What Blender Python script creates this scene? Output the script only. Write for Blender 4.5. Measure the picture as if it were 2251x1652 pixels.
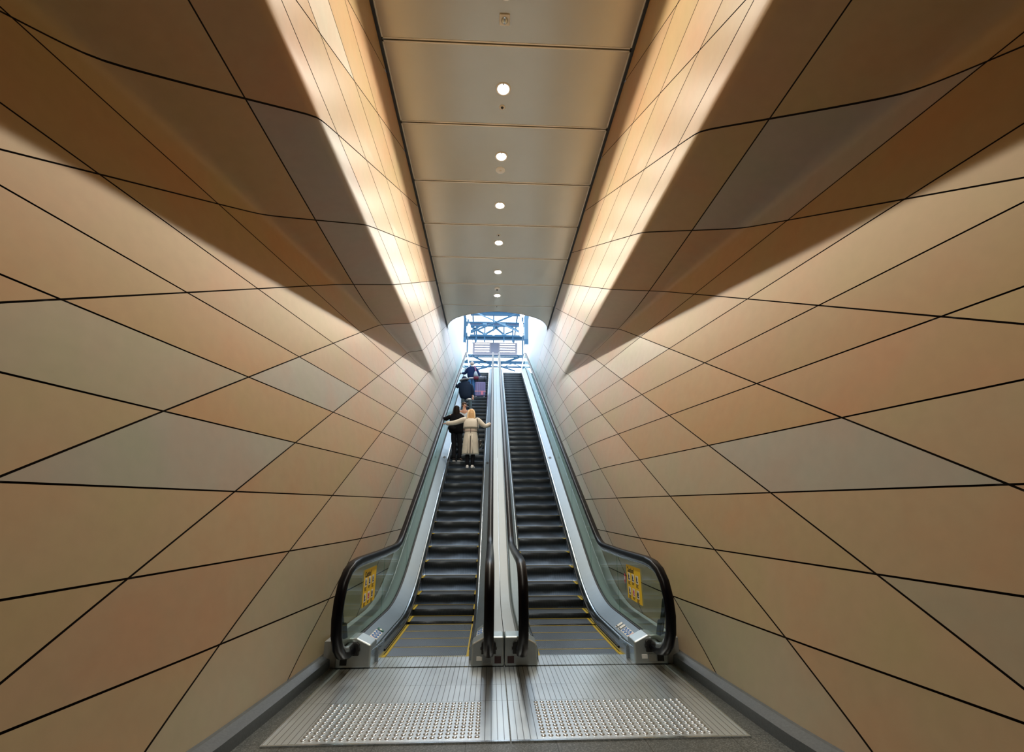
import bpy, bmesh, math, random
from math import sin, cos, pi, tan, sqrt, radians
from mathutils import Vector, Matrix

S = bpy.context.scene
for o in list(bpy.data.objects):
    bpy.data.objects.remove(o, do_unlink=True)
C = S.collection
S.view_settings.view_transform = 'Standard'
S.view_settings.look = 'None'
S.view_settings.gamma = 1
S.view_settings.use_curve_mapping = False
S.view_settings.exposure = 0.0

# ------------------------------------------------------------------ camera
cam = bpy.data.cameras.new('camera')
cam.sensor_fit = 'HORIZONTAL'; cam.sensor_width = 36.0
cam.lens = 990.0 / 2251 * 36
cam.clip_start = 0.05; cam.clip_end = 300
camo = bpy.data.objects.new('camera', cam); C.objects.link(camo)
camo.location = (-0.1644, 0.0, 1.5593)
camo.rotation_euler = (pi / 2 + 0.2986, 0, -0.0447)
S.camera = camo

# ------------------------------------------------------------------ world (daylight in the hall above)
w = bpy.data.worlds.new('daylight'); S.world = w; w.use_nodes = True
bg = w.node_tree.nodes['Background']
bg.inputs[0].default_value = (0.80, 0.90, 1.0, 1); bg.inputs[1].default_value = 5.2

# ------------------------------------------------------------------ light levels of the downlights
SPOT_W = 192.0
SPOT_COL = (1.0, 0.92, 0.78)
LAMP_X = -0.05
LAMP_D = [1.34, 2.84, 4.34, 5.84, 7.34, 8.84, 10.34, 11.84, 13.34]

WX = 1.95          # half width of the shaft
HC = 8.42          # ceiling height
SL = tan(pi / 6)
D0 = 7.9068        # where the line of step edges leaves the floor
ZT = 9.25          # upper landing

# ================================================================== helpers
def new_mat(name):
    m = bpy.data.materials.new(name); m.use_nodes = True
    return m, m.node_tree, m.node_tree.nodes['Principled BSDF']

def mat(name, col, rough=0.5, metal=0.0, noise=0.0, nscale=3.0, bump=0.0, bscale=60.0, emit=None, spec=None, coat=0.0):
    m, nt, b = new_mat(name)
    b.inputs['Base Color'].default_value = (*col, 1)
    b.inputs['Roughness'].default_value = rough
    b.inputs['Metallic'].default_value = metal
    if coat: b.inputs['Coat Weight'].default_value = coat; b.inputs['Coat Roughness'].default_value = 0.08
    if spec is not None: b.inputs['Specular IOR Level'].default_value = spec
    tc = nt.nodes.new('ShaderNodeTexCoord')
    if noise:
        n = nt.nodes.new('ShaderNodeTexNoise'); n.inputs['Scale'].default_value = nscale; n.inputs['Detail'].default_value = 4
        nt.links.new(tc.outputs['Object'], n.inputs['Vector'])
        mx = nt.nodes.new('ShaderNodeMix'); mx.data_type = 'RGBA'
        mx.inputs[6].default_value = (*[c * (1 - noise) for c in col], 1)
        mx.inputs[7].default_value = (*[min(1, c * (1 + noise)) for c in col], 1)
        nt.links.new(n.outputs['Fac'], mx.inputs[0]); nt.links.new(mx.outputs[2], b.inputs['Base Color'])
    if bump:
        n2 = nt.nodes.new('ShaderNodeTexNoise'); n2.inputs['Scale'].default_value = bscale
        nt.links.new(tc.outputs['Object'], n2.inputs['Vector'])
        bp = nt.nodes.new('ShaderNodeBump'); bp.inputs['Strength'].default_value = bump; bp.inputs['Distance'].default_value = 0.004
        nt.links.new(n2.outputs['Fac'], bp.inputs['Height']); nt.links.new(bp.outputs['Normal'], b.inputs['Normal'])
    if emit:
        b.inputs['Emission Color'].default_value = (*emit[0], 1); b.inputs['Emission Strength'].default_value = emit[1]
    return m

def link(o, parent=None):
    C.objects.link(o)
    if parent is not None: o.parent = parent
    return o

def tag(o, label=None, cat=None, group=None, kind=None):
    if label: o['label'] = label
    if cat: o['category'] = cat
    if group: o['group'] = group
    if kind: o['kind'] = kind
    return o

def empty(name, loc=(0, 0, 0), label=None, cat=None, group=None):
    o = bpy.data.objects.new(name, None); o.location = loc; C.objects.link(o)
    o.empty_display_size = 0.1
    return tag(o, label, cat, group)

def obj(name, bm, m, parent=None, smooth=False, bevel=0.0, seg=2):
    me = bpy.data.meshes.new(name)
    bmesh.ops.recalc_face_normals(bm, faces=bm.faces[:])
    bm.to_mesh(me); bm.free()
    for mm in (m if isinstance(m, (list, tuple)) else [m]): me.materials.append(mm)
    if smooth:
        for p in me.polygons: p.use_smooth = True
    o = bpy.data.objects.new(name, me); link(o, parent)
    if bevel:
        bv = o.modifiers.new('bevel', 'BEVEL'); bv.width = bevel; bv.segments = seg; bv.limit_method = 'ANGLE'; bv.angle_limit = radians(35)
    return o

def struct(name, bm, m, **k):
    o = obj(name, bm, m, **k); o['kind'] = 'structure'; return o

def box(bm, x0, x1, y0, y1, z0, z1, mi=0):
    v = [bm.verts.new(p) for p in ((x0,y0,z0),(x1,y0,z0),(x1,y1,z0),(x0,y1,z0),(x0,y0,z1),(x1,y0,z1),(x1,y1,z1),(x0,y1,z1))]
    for f in ((0,3,2,1),(4,5,6,7),(0,1,5,4),(1,2,6,5),(2,3,7,6),(3,0,4,7)):
        fc = bm.faces.new([v[i] for i in f]); fc.material_index = mi

def prism(bm, pts, axis, a0, a1):
    """extrude the polygon pts (two coordinates) along axis 'x' (pts are y,z), 'y' (x,z) or 'z' (x,y)"""
    def P(p, a):
        return (a, p[0], p[1]) if axis == 'x' else ((p[0], a, p[1]) if axis == 'y' else (p[0], p[1], a))
    A = [bm.verts.new(P(p, a0)) for p in pts]; B = [bm.verts.new(P(p, a1)) for p in pts]
    bm.faces.new(A); bm.faces.new(B[::-1])
    n = len(pts)
    for i in range(n): bm.faces.new((A[i], B[i], B[(i+1) % n], A[(i+1) % n]))

def bar(bm, a, b, r=0.05, seg=6, r2=None):
    a, b = Vector(a), Vector(b); d = b - a
    q = d.to_track_quat('Z', 'Y').to_matrix()
    A, B = [], []
    for i in range(seg):
        t = 2 * pi * (i + .5) / seg; v = q @ Vector((cos(t), sin(t), 0))
        A.append(bm.verts.new(a + v * r)); B.append(bm.verts.new(b + v * (r2 or r)))
    bm.faces.new(A[::-1]); bm.faces.new(B)
    for i in range(seg): bm.faces.new((A[i], A[(i+1) % seg], B[(i+1) % seg], B[i]))

def ibeam(bm, x0, x1, y, z0, z1, b=0.12, t=0.04):
    """beam along x with flanges and web"""
    box(bm, x0, x1, y - b, y + b, z0, z0 + t); box(bm, x0, x1, y - b, y + b, z1 - t, z1)
    box(bm, x0, x1, y - t / 2, y + t / 2, z0 + t, z1 - t)

def lathe(bm, prof, seg=24, cx=0, cy=0, cap=False):
    """prof: list of (r, z)"""
    rings = []
    for r, z in prof:
        rings.append([bm.verts.new((cx + r * cos(2 * pi * i / seg), cy + r * sin(2 * pi * i / seg), z)) for i in range(seg)])
    for a, b in zip(rings, rings[1:]):
        for i in range(seg): bm.faces.new((a[i], a[(i+1) % seg], b[(i+1) % seg], b[i]))
    if cap:
        bm.faces.new(rings[0][::-1]); bm.faces.new(rings[-1])

def loft(bm, rings, seg=14):
    """rings: (x, y, z, rx, ry) with horizontal sections"""
    R = []
    for (x, y, z, rx, ry) in rings:
        R.append([bm.verts.new((x + rx * cos(2*pi*i/seg), y + ry * sin(2*pi*i/seg), z)) for i in range(seg)])
    for a, b in zip(R, R[1:]):
        for i in range(seg): bm.faces.new((a[i], a[(i+1) % seg], b[(i+1) % seg], b[i]))
    bm.faces.new(R[0][::-1]); bm.faces.new(R[-1])

def tube(bm, pts, seg=8):
    """pts: (x,y,z,r) or (x,y,z,ra,rb): sections square to the path"""
    P = [Vector(p[:3]) for p in pts]; R = []
    for i, p in enumerate(P):
        d = (P[min(i+1, len(P)-1)] - P[max(i-1, 0)]).normalized()
        u = d.cross(Vector((0, 1, 0)))
        if u.length < .2: u = d.cross(Vector((1, 0, 0)))
        u.normalize(); v = d.cross(u)
        ra = pts[i][3]; rb = pts[i][4] if len(pts[i]) > 4 else ra
        R.append([bm.verts.new(p + u * ra * cos(2*pi*k/seg) + v * rb * sin(2*pi*k/seg)) for k in range(seg)])
    for a, b in zip(R, R[1:]):
        for i in range(seg): bm.faces.new((a[i], a[(i+1) % seg], b[(i+1) % seg], b[i]))
    bm.faces.new(R[0][::-1]); bm.faces.new(R[-1])

def sub(o, n=1):
    m = o.modifiers.new('subdivision', 'SUBSURF'); m.levels = n; m.render_levels = n; return o

def hline(D):
    """height of the line of step edges"""
    a, b = 7.1, 2 * D0 - 7.1
    if D <= a: z = 0.0
    elif D >= b: z = (D - D0) * SL
    else: z = SL / (2 * (b - a)) * (D - a) ** 2
    Dt = D0 + ZT / SL; c, d = Dt - .8, Dt + .8
    if D >= d: return ZT
    if D > c: return ZT - SL / (2 * (d - c)) * (d - D) ** 2
    return z

DTOP = D0 + ZT / SL

def wave_bump(nt, b, axis, period, strength, dist=0.003, sharp=True):
    tc = nt.nodes.new('ShaderNodeTexCoord'); sx = nt.nodes.new('ShaderNodeSeparateXYZ')
    nt.links.new(tc.outputs['Object'], sx.inputs[0])
    m = nt.nodes.new('ShaderNodeMath'); m.operation = 'MULTIPLY'; m.inputs[1].default_value = 1 / period
    nt.links.new(sx.outputs[axis], m.inputs[0])
    f = nt.nodes.new('ShaderNodeMath'); f.operation = 'FRACT'; nt.links.new(m.outputs[0], f.inputs[0])
    g = nt.nodes.new('ShaderNodeMath'); g.operation = 'PINGPONG'; g.inputs[1].default_value = 0.5; nt.links.new(f.outputs[0], g.inputs[0])
    bp = nt.nodes.new('ShaderNodeBump'); bp.inputs['Strength'].default_value = strength; bp.inputs['Distance'].default_value = dist
    nt.links.new(g.outputs[0], bp.inputs['Height']); nt.links.new(bp.outputs['Normal'], b.inputs['Normal'])
    return sx, f

# ================================================================== materials
def wall_material():
    m, nt, b = new_mat('warm stone panels')
    at = nt.nodes.new('ShaderNodeAttribute'); at.attribute_name = 'tone'
    tc = nt.nodes.new('ShaderNodeTexCoord')
    n = nt.nodes.new('ShaderNodeTexNoise'); n.inputs['Scale'].default_value = 1.1; n.inputs['Detail'].default_value = 5; n.inputs['Roughness'].default_value = .55
    nt.links.new(tc.outputs['Object'], n.inputs['Vector'])
    r = nt.nodes.new('ShaderNodeValToRGB')
    e = r.color_ramp.elements
    e[0].position = .3; e[0].color = (1.06, .93, .90, 1); e[1].position = .7; e[1].color = (.95, 1.03, .96, 1)
    x = e.new(.5); x.color = (1, 1, 1, 1)
    nt.links.new(n.outputs['Fac'], r.inputs[0])
    mx = nt.nodes.new('ShaderNodeMix'); mx.data_type = 'RGBA'; mx.blend_type = 'MULTIPLY'; mx.inputs[0].default_value = 1
    nt.links.new(at.outputs['Color'], mx.inputs[6]); nt.links.new(r.outputs[0], mx.inputs[7])
    n2 = nt.nodes.new('ShaderNodeTexNoise'); n2.inputs['Scale'].default_value = 9; n2.inputs['Detail'].default_value = 6
    nt.links.new(tc.outputs['Object'], n2.inputs['Vector'])
    mr = nt.nodes.new('ShaderNodeMapRange'); mr.inputs[3].default_value = .93; mr.inputs[4].default_value = 1.07
    nt.links.new(n2.outputs['Fac'], mr.inputs[0])
    mx2 = nt.nodes.new('ShaderNodeMix'); mx2.data_type = 'RGBA'; mx2.blend_type = 'MULTIPLY'; mx2.inputs[0].default_value = 1
    nt.links.new(mx.outputs[2], mx2.inputs[6]); nt.links.new(mr.outputs[0], mx2.inputs[7])
    nt.links.new(mx2.outputs[2], b.inputs['Base Color'])
    b.inputs['Roughness'].default_value = 0.42
    b.inputs['Specular IOR Level'].default_value = 0.35
    return m
M_wall = wall_material()
M_joint = mat('dark joint', (.012, .007, .004), .9)
M_ceil = mat('painted ceiling panels', (.62, .575, .46), .27, .5, noise=.04, nscale=2)
M_groove = mat('dark ceiling gap', (.02, .02, .022), .7)
M_lip = mat('ceiling panel lip', (.85, .80, .68), .45)  # paler than the panels: highlight along their edges put into the colour
M_darktrim = mat('charcoal channel', (.03, .036, .04), .5)
M_white = mat('white panel', (.60, .61, .64), .5, noise=.02)
M_steel = mat('brushed stainless steel', (.50, .56, .61), .24, 1.0, noise=.06, nscale=14)
M_steel2 = mat('satin stainless steel', (.50, .56, .58), .4, 1.0, noise=.08, nscale=9)
M_deck = mat('dull steel deck', (.24, .29, .33), .46, 1.0, noise=.05, nscale=9)
M_chrome = mat('polished steel', (.80, .86, .92), .22, 1.0)
M_deckwhite = mat('pale satin deck metal', (.46, .50, .54), .5, .25, noise=.03)
M_rubber = mat('black rubber handrail', (.003, .003, .005), .28, 0, spec=.12)
M_black = mat('black plastic', (.008, .008, .009), .5)
M_maroon = mat('dark maroon socket', (.035, .012, .014), .5)
M_gasket = mat('black gasket', (.01, .012, .015), .6)
M_yellow = mat('yellow demarcation', (.50, .37, .02), .55)
M_signyel = mat('yellow sign', (1.0, .66, .01), .45)
M_signwhite = mat('white sign', (.85, .86, .84), .5)
M_signblue = mat('blue pictogram', (.04, .17, .50), .5)
M_signred = mat('red pictogram', (.72, .05, .10), .5)
M_signgreen = mat('dark green pictogram', (.02, .16, .12), .5)
M_ink = mat('black print', (.015, .015, .02), .6)
M_stone = mat('grey stone skirting', (.105, .125, .145), .25, noise=.22, nscale=60)
M_soff = mat('grey plinth', (.30, .31, .31), .55)

def step_material(name, col, metal, rough, strength=.9):
    m, nt, b = new_mat(name)
    b.inputs['Base Color'].default_value = (*col, 1); b.inputs['Metallic'].default_value = metal; b.inputs['Roughness'].default_value = rough
    sx, f = wave_bump(nt, b, 'X', 0.0105, strength, 0.006)
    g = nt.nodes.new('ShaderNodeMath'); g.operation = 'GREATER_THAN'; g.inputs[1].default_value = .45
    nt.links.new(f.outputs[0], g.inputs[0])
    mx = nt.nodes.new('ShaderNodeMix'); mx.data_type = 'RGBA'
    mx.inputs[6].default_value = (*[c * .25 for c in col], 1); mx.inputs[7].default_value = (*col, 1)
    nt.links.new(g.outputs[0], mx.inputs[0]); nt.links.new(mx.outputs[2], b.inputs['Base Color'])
    return m
M_step = step_material('dark ribbed step', (.055, .068, .082), .6, .38)
M_tread = step_material('ribbed aluminium tread', (.36, .41, .47), .9, .34, .5)

def plate_material():
    m, nt, b = new_mat('ribbed steel floor plate')
    b.inputs['Metallic'].default_value = .9; b.inputs['Roughness'].default_value = .36
    tc = nt.nodes.new('ShaderNodeTexCoord'); sx = nt.nodes.new('ShaderNodeSeparateXYZ')
    nt.links.new(tc.outputs['Object'], sx.inputs[0])
    a = nt.nodes.new('ShaderNodeMath'); a.operation = 'MULTIPLY'; a.inputs[1].default_value = 1 / .048
    nt.links.new(sx.outputs['X'], a.inputs[0])
    f = nt.nodes.new('ShaderNodeMath'); f.operation = 'FRACT'; nt.links.new(a.outputs[0], f.inputs[0])
    l = nt.nodes.new('ShaderNodeMath'); l.operation = 'LESS_THAN'; l.inputs[1].default_value = .12; nt.links.new(f.outputs[0], l.inputs[0])
    # no ribs in the studded field
    ax = nt.nodes.new('ShaderNodeMath'); ax.operation = 'ABSOLUTE'; nt.links.new(sx.outputs['X'], ax.inputs[0])
    c1 = nt.nodes.new('ShaderNodeMath'); c1.operation = 'COMPARE'; c1.inputs[1].default_value = .87; c1.inputs[2].default_value = .655; nt.links.new(ax.outputs[0], c1.inputs[0])
    c2 = nt.nodes.new('ShaderNodeMath'); c2.operation = 'LESS_THAN'; c2.inputs[1].default_value = 4.61; nt.links.new(sx.outputs['Y'], c2.inputs[0])
    mm = nt.nodes.new('ShaderNodeMath'); mm.operation = 'MULTIPLY'; nt.links.new(c1.outputs[0], mm.inputs[0]); nt.links.new(c2.outputs[0], mm.inputs[1])
    inv = nt.nodes.new('ShaderNodeMath'); inv.operation = 'SUBTRACT'; inv.inputs[0].default_value = 1; nt.links.new(mm.outputs[0], inv.inputs[1])
    k = nt.nodes.new('ShaderNodeMath'); k.operation = 'MULTIPLY'; nt.links.new(l.outputs[0], k.inputs[0]); nt.links.new(inv.outputs[0], k.inputs[1])
    mx = nt.nodes.new('ShaderNodeMix'); mx.data_type = 'RGBA'
    mx.inputs[6].default_value = (.80, .87, .92, 1); mx.inputs[7].default_value = (.26, .29, .32, 1)
    nt.links.new(k.outputs[0], mx.inputs[0]); nt.links.new(mx.outputs[2], b.inputs['Base Color'])
    n = nt.nodes.new('ShaderNodeTexNoise'); n.inputs['Scale'].default_value = 5; n.inputs['Detail'].default_value = 5; nt.links.new(tc.outputs['Object'], n.inputs['Vector'])
    mr = nt.nodes.new('ShaderNodeMapRange'); mr.inputs[3].default_value = .26; mr.inputs[4].default_value = .40; nt.links.new(n.outputs['Fac'], mr.inputs[0])
    nt.links.new(mr.outputs[0], b.inputs['Roughness'])
    bp = nt.nodes.new('ShaderNodeBump'); bp.inputs['Strength'].default_value = .5; bp.inputs['Distance'].default_value = .002; bp.invert = True
    nt.links.new(k.outputs[0], bp.inputs['Height']); nt.links.new(bp.outputs['Normal'], b.inputs['Normal'])
    return m
M_plate = plate_material()

def terrazzo():
    m, nt, b = new_mat('grey terrazzo tiles')
    tc = nt.nodes.new('ShaderNodeTexCoord')
    v = nt.nodes.new('ShaderNodeTexNoise'); v.inputs['Scale'].default_value = 110; v.inputs['Detail'].default_value = 3; nt.links.new(tc.outputs['Object'], v.inputs['Vector'])
    r = nt.nodes.new('ShaderNodeValToRGB'); e = r.color_ramp.elements
    e[0].position = .35; e[0].color = (.055, .065, .065, 1); e[1].position = .75; e[1].color = (.30, .32, .32, 1)
    x = e.new(.55); x.color = (.13, .145, .145, 1)
    nt.links.new(v.outputs['Fac'], r.inputs[0])
    sx = nt.nodes.new('ShaderNodeSeparateXYZ'); nt.links.new(tc.outputs['Object'], sx.inputs[0])
    outs = []
    for ax, off in (('X', .325 - .65), ('Y', 3.9 - .65 * 6)):
        s = nt.nodes.new('ShaderNodeMath'); s.operation = 'ADD'; s.inputs[1].default_value = -off + 65; nt.links.new(sx.outputs[ax], s.inputs[0])
        d = nt.nodes.new('ShaderNodeMath'); d.operation = 'DIVIDE'; d.inputs[1].default_value = .65; nt.links.new(s.outputs[0], d.inputs[0])
        f = nt.nodes.new('ShaderNodeMath'); f.operation = 'FRACT'; nt.links.new(d.outputs[0], f.inputs[0])
        l = nt.nodes.new('ShaderNodeMath'); l.operation = 'LESS_THAN'; l.inputs[1].default_value = .009; nt.links.new(f.outputs[0], l.inputs[0])
        outs.append(l)
    o = nt.nodes.new('ShaderNodeMath'); o.operation = 'MAXIMUM'; nt.links.new(outs[0].outputs[0], o.inputs[0]); nt.links.new(outs[1].outputs[0], o.inputs[1])
    mx = nt.nodes.new('ShaderNodeMix'); mx.data_type = 'RGBA'; mx.inputs[7].default_value = (.03, .03, .03, 1)
    nt.links.new(o.outputs[0], mx.inputs[0]); nt.links.new(r.outputs[0], mx.inputs[6]); nt.links.new(mx.outputs[2], b.inputs['Base Color'])
    b.inputs['Roughness'].default_value = .35
    return m
M_floor = terrazzo()

def glass_mat():
    m = bpy.data.materials.new('greenish balustrade glass'); m.use_nodes = True; nt = m.node_tree
    for n in list(nt.nodes): nt.nodes.remove(n)
    out = nt.nodes.new('ShaderNodeOutputMaterial')
    t = nt.nodes.new('ShaderNodeBsdfTransparent'); t.inputs[0].default_value = (.80, .90, .88, 1)
    g = nt.nodes.new('ShaderNodeBsdfGlossy'); g.inputs[0].default_value = (.9, .97, 1, 1); g.inputs['Roughness'].default_value = .03
    fr = nt.nodes.new('ShaderNodeFresnel'); fr.inputs[0].default_value = 1.38
    mx = nt.nodes.new('ShaderNodeMixShader')
    ge = nt.nodes.new('ShaderNodeNewGeometry'); iv = nt.nodes.new('ShaderNodeMath'); iv.operation = 'SUBTRACT'; iv.inputs[0].default_value = 1; nt.links.new(ge.outputs['Backfacing'], iv.inputs[1])
    ml = nt.nodes.new('ShaderNodeMath'); ml.operation = 'MULTIPLY'; nt.links.new(iv.outputs[0], ml.inputs[0]); nt.links.new(fr.outputs[0], ml.inputs[1])
    nt.links.new(ml.outputs[0], mx.inputs[0]); nt.links.new(t.outputs[0], mx.inputs[1]); nt.links.new(g.outputs[0], mx.inputs[2]); nt.links.new(mx.outputs[0], out.inputs[0])
    return m
M_glass = glass_mat()
M_lamp = mat('lit lamp', (1, 1, 1), .5, emit=((1, .97, .92), 26))
M_ring = mat('lamp trim ring', (.75, .72, .64), .35)
M_hall = mat('blue grey painted steel', (.02, .065, .12), .7, spec=.2)
M_hall2 = mat('pale blue painted steel', (.08, .15, .22), .7, spec=.2)
M_tubelit = mat('lit white hanging lamp', (1, 1, 1), .5, emit=((.92, .97, 1), 3))

# ================================================================== walls: horizontal rows crossed by 30 degree diagonals
def bulge(D, z):
    zf = 5.36 + .02 * (D - 2.56)
    hC = (2.557 - .1306 * D + .1908 * z) / .9729 - WX
    hC -= .11 * max(0.0, min(1.0, (5.2 - D) / 1.5)) * math.exp(-max(z, 0) / .45)
    a = 2.37 + .17 * max(-1.5, D - 2.56)
    hB = a * (zf - z)
    k = .16
    d = hC - hB
    b = .5 * (hC + hB - sqrt(d * d + k * k))
    k2 = .09
    return .5 * (b + sqrt(b * b + k2 * k2)) if b > -3 else 0.0

ROWS = [(.0, -.012), (.0088, .5851), (.0166, 1.1247), (.0212, 1.6654), (.0225, 2.2227), (.0254, 2.7603), (.0279, 3.2889), (.0302, 3.8189),
        (.0225, 4.50), (.0225, 5.10), (.0291, 5.5512), (.0281, 6.104), (.0289, 6.6428), (.0243, 7.2152), (.0, HC)]
DIAG_S = .5700
DIAGS = [12.2, 11.2, 10.2, 9.2, 8.2, 7.2, 6.2, 5.2, 4.255, 3.305, 2.305, 1.325, .355, -.630, -1.635, -2.665, -3.66, -4.65, -5.64, -6.63, -7.62, -8.6, -9.6, -10.6, -11.6, -12.6, -13.6, -14.6]
DMIN, DMAX = -4.0, 25.2

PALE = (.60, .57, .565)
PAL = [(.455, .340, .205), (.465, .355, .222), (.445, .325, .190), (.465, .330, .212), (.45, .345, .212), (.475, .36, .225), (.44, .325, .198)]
GREY = (.43, .41, .35); MAUVE = (.42, .365, .315); CREAM = (.56, .49, .38); SAND = (.44, .385, .28)

def make_wall(name, sgn, over, seed):
    rnd = random.Random(seed)
    V, F, T, N = [], [], [], []
    def nrm(D, z):
        e = .004
        bd = (bulge(D + e, z) - bulge(D - e, z)) / (2 * e); bz = (bulge(D, z + e) - bulge(D, z - e)) / (2 * e)
        n = Vector((-1, bd, bz)).normalized()   # wall x = +(WX+bulge): room side normal
        return n
    for j in range(len(DIAGS) - 1):
        b1, b0 = DIAGS[j], DIAGS[j + 1]
        for i in range(len(ROWS) - 1):
            s0, c0 = ROWS[i]; s1, c1 = ROWS[i + 1]
            # paler with distance: far-end daylight put into tone, and paler panels past one diagonal
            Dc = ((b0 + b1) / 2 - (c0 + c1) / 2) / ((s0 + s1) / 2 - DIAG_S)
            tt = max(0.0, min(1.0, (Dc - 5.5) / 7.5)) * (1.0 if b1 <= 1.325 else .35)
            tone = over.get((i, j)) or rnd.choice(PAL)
            if i >= 4 and (i, j) not in over: tone = (tone[0] * 1.07, tone[1] * .98, tone[2] * .84)  # upper rows tinted warmer: warm light from above put into their tone
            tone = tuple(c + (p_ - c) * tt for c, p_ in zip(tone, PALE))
            f = rnd.uniform(.95, 1.05); tone = tuple(c * f for c in tone)
            # joint half widths (m)
            jw = .0062
            c0g, c1g = c0 + (.0024 if i == 9 else jw), c1 - (.0024 if i == 8 else jw)
            b0g, b1g = b0 + jw * 1.15, b1 - jw * 1.15
            X = lambda s, c, b: (b - c) / (s - DIAG_S)
            P00 = X(s0, c0g, b0g); P01 = X(s0, c0g, b1g); P10 = X(s1, c1g, b0g); P11 = X(s1, c1g, b1g)
            lo = min(P00, P01, P10, P11); hi = max(P00, P01, P10, P11)
            if hi < DMIN or lo > DMAX: continue
            far = lo > 13
            nu, nv = (5, 3) if far else (20, 11)
            if not far and (i < 6 or i > 10): nu, nv = 8, 5
            base = len(V)
            for a in range(nv + 1):
                for c in range(nu + 1):
                    u, v = c / nu, a / nv
                    Db = P00 + (P01 - P00) * u; Dt = P10 + (P11 - P10) * u
                    zb = s0 * Db + c0g; zt = s1 * Dt + c1g
                    D = Db + (Dt - Db) * v; z = zb + (zt - zb) * v
                    D = min(max(D, DMIN), DMAX); z = min(max(z, 0.0), HC)
                    V.append((sgn * (WX + bulge(D, z)), D, z))
                    n = nrm(D, z); N.append((sgn * n.x, n.y, n.z))
            for a in range(nv):
                for c in range(nu):
                    q = [base + a * (nu + 1) + c, base + a * (nu + 1) + c + 1, base + (a + 1) * (nu + 1) + c + 1, base + (a + 1) * (nu + 1) + c]
                    if sgn < 0: q = q[::-1]
                    F.append(q); T.append(tone)
    nF = len(F)
    # recessed dark backing
    zs = []; z = 0.0
    while z < HC: zs.append(z); z += (.05 if 4.4 < z < 5.9 else .14)
    zs.append(HC)
    Ds = []; d = DMIN
    while d < DMAX: Ds.append(d); d += (.16 if d < 13.2 else .6)
    Ds.append(DMAX)
    base = len(V)
    for z in zs:
        for d in Ds:
            V.append((sgn * (WX + bulge(d, z) + .022), d, z)); n = nrm(d, z); N.append((sgn * n.x, n.y, n.z))
    W_ = len(Ds)
    for a in range(len(zs) - 1):
        for c in range(W_ - 1):
            q = [base + a * W_ + c, base + a * W_ + c + 1, base + (a + 1) * W_ + c + 1, base + (a + 1) * W_ + c]
            if sgn > 0: q = q[::-1]
            F.append(q); T.append((.012, .007, .004))
    me = bpy.data.meshes.new(name); me.from_pydata(V, [], F)
    me.materials.append(M_wall); me.materials.append(M_joint)
    ca = me.color_attributes.new('tone', 'FLOAT_COLOR', 'CORNER')
    buf = []
    for k, p in enumerate(me.polygons):
        p.use_smooth = True
        p.material_index = 0 if k < nF else 1
        for _ in range(p.loop_total): buf.extend((*T[k], 1))
    ca.data.foreach_set('color', buf)
    me.normals_split_custom_set_from_vertices(N)
    o = bpy.data.objects.new(name, me); C.objects.link(o); o['kind'] = 'structure'
    return o

def dj(b):   # index of the diagonal band whose lower line is b
    return DIAGS.index(b) - 1
overL = {(9, dj(2.305)): MAUVE, (9, dj(1.325)): MAUVE, (3, dj(-.630)): GREY, (4, dj(.355)): SAND, (5, dj(-.630)): GREY,
         (11, dj(4.255)): CREAM, (1, dj(-2.665)): SAND, (0, dj(-2.665)): SAND, (10, dj(1.325)): CREAM, (9, dj(-.630)): GREY}
overR = {(8, dj(2.305)): MAUVE, (3, dj(-.630)): GREY, (7, dj(-.630)): CREAM, (0, dj(-2.665)): SAND, (3, dj(-1.635)): SAND,
         (11, dj(5.2)): CREAM, (1, dj(-.630)): SAND}
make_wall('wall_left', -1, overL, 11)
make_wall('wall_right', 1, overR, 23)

# white upper walls beside the opening, back wall behind the viewer
bm = bmesh.new()
for s in (-1, 1):
    box(bm, min(s * WX, s * (WX + .12)), max(s * WX, s * (WX + .12)), 14.0, 25.2, HC + .02, 12.9)
o = struct('wall_upper', bm, M_white)
bm = bmesh.new(); box(bm, -4.2, 4.2, -4.15, -4.0, -.1, HC + .2); struct('wall_back', bm, M_groove)
# pilaster closing the end of the panelled walls under the hall
# ================================================================== ceiling
ARCH = [(0, 14.52), (.30, 14.56), (.57, 14.63), (.80, 14.71), (1.01, 14.81), (1.25, 14.93), (1.485, 15.10), (1.64, 15.27), (1.765, 15.48), (1.86, 15.74), (1.91, 15.95), (1.94, 16.3)]
def arch_half(D0_):
    return [(x, d) for x, d in ARCH]
TRW = 1.905
JD = [5.085 + 1.5 * k for k in range(-7, 7)]
bm = bmesh.new()
g = .012
for a, b in zip(JD, JD[1:]):
    box(bm, -TRW, TRW, a + g, b - g, HC, HC + .03)
    for e0, e1 in ((a + g, a + g + .022), (b - g - .022, b - g)):
        box(bm, -TRW, TRW, e0, e1, HC - .004, HC, 1)
    for s in (-1, 1):
        x0, x1 = sorted((s * TRW, s * (TRW - .022))); box(bm, x0, x1, a + g, b - g, HC - .004, HC, 1)
# end panel with the curved edge
half = [(min(x, TRW), d) for x, d in ARCH]
pts = [(-TRW, JD[-1] + g)] + [(-x, d) for x, d in half[::-1]] + [(x, d) for x, d in half[1:]] + [(TRW, JD[-1] + g)]
prism(bm, pts, 'z', HC, HC + .03)
struct('ceiling', bm, [M_ceil, M_lip])
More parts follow.
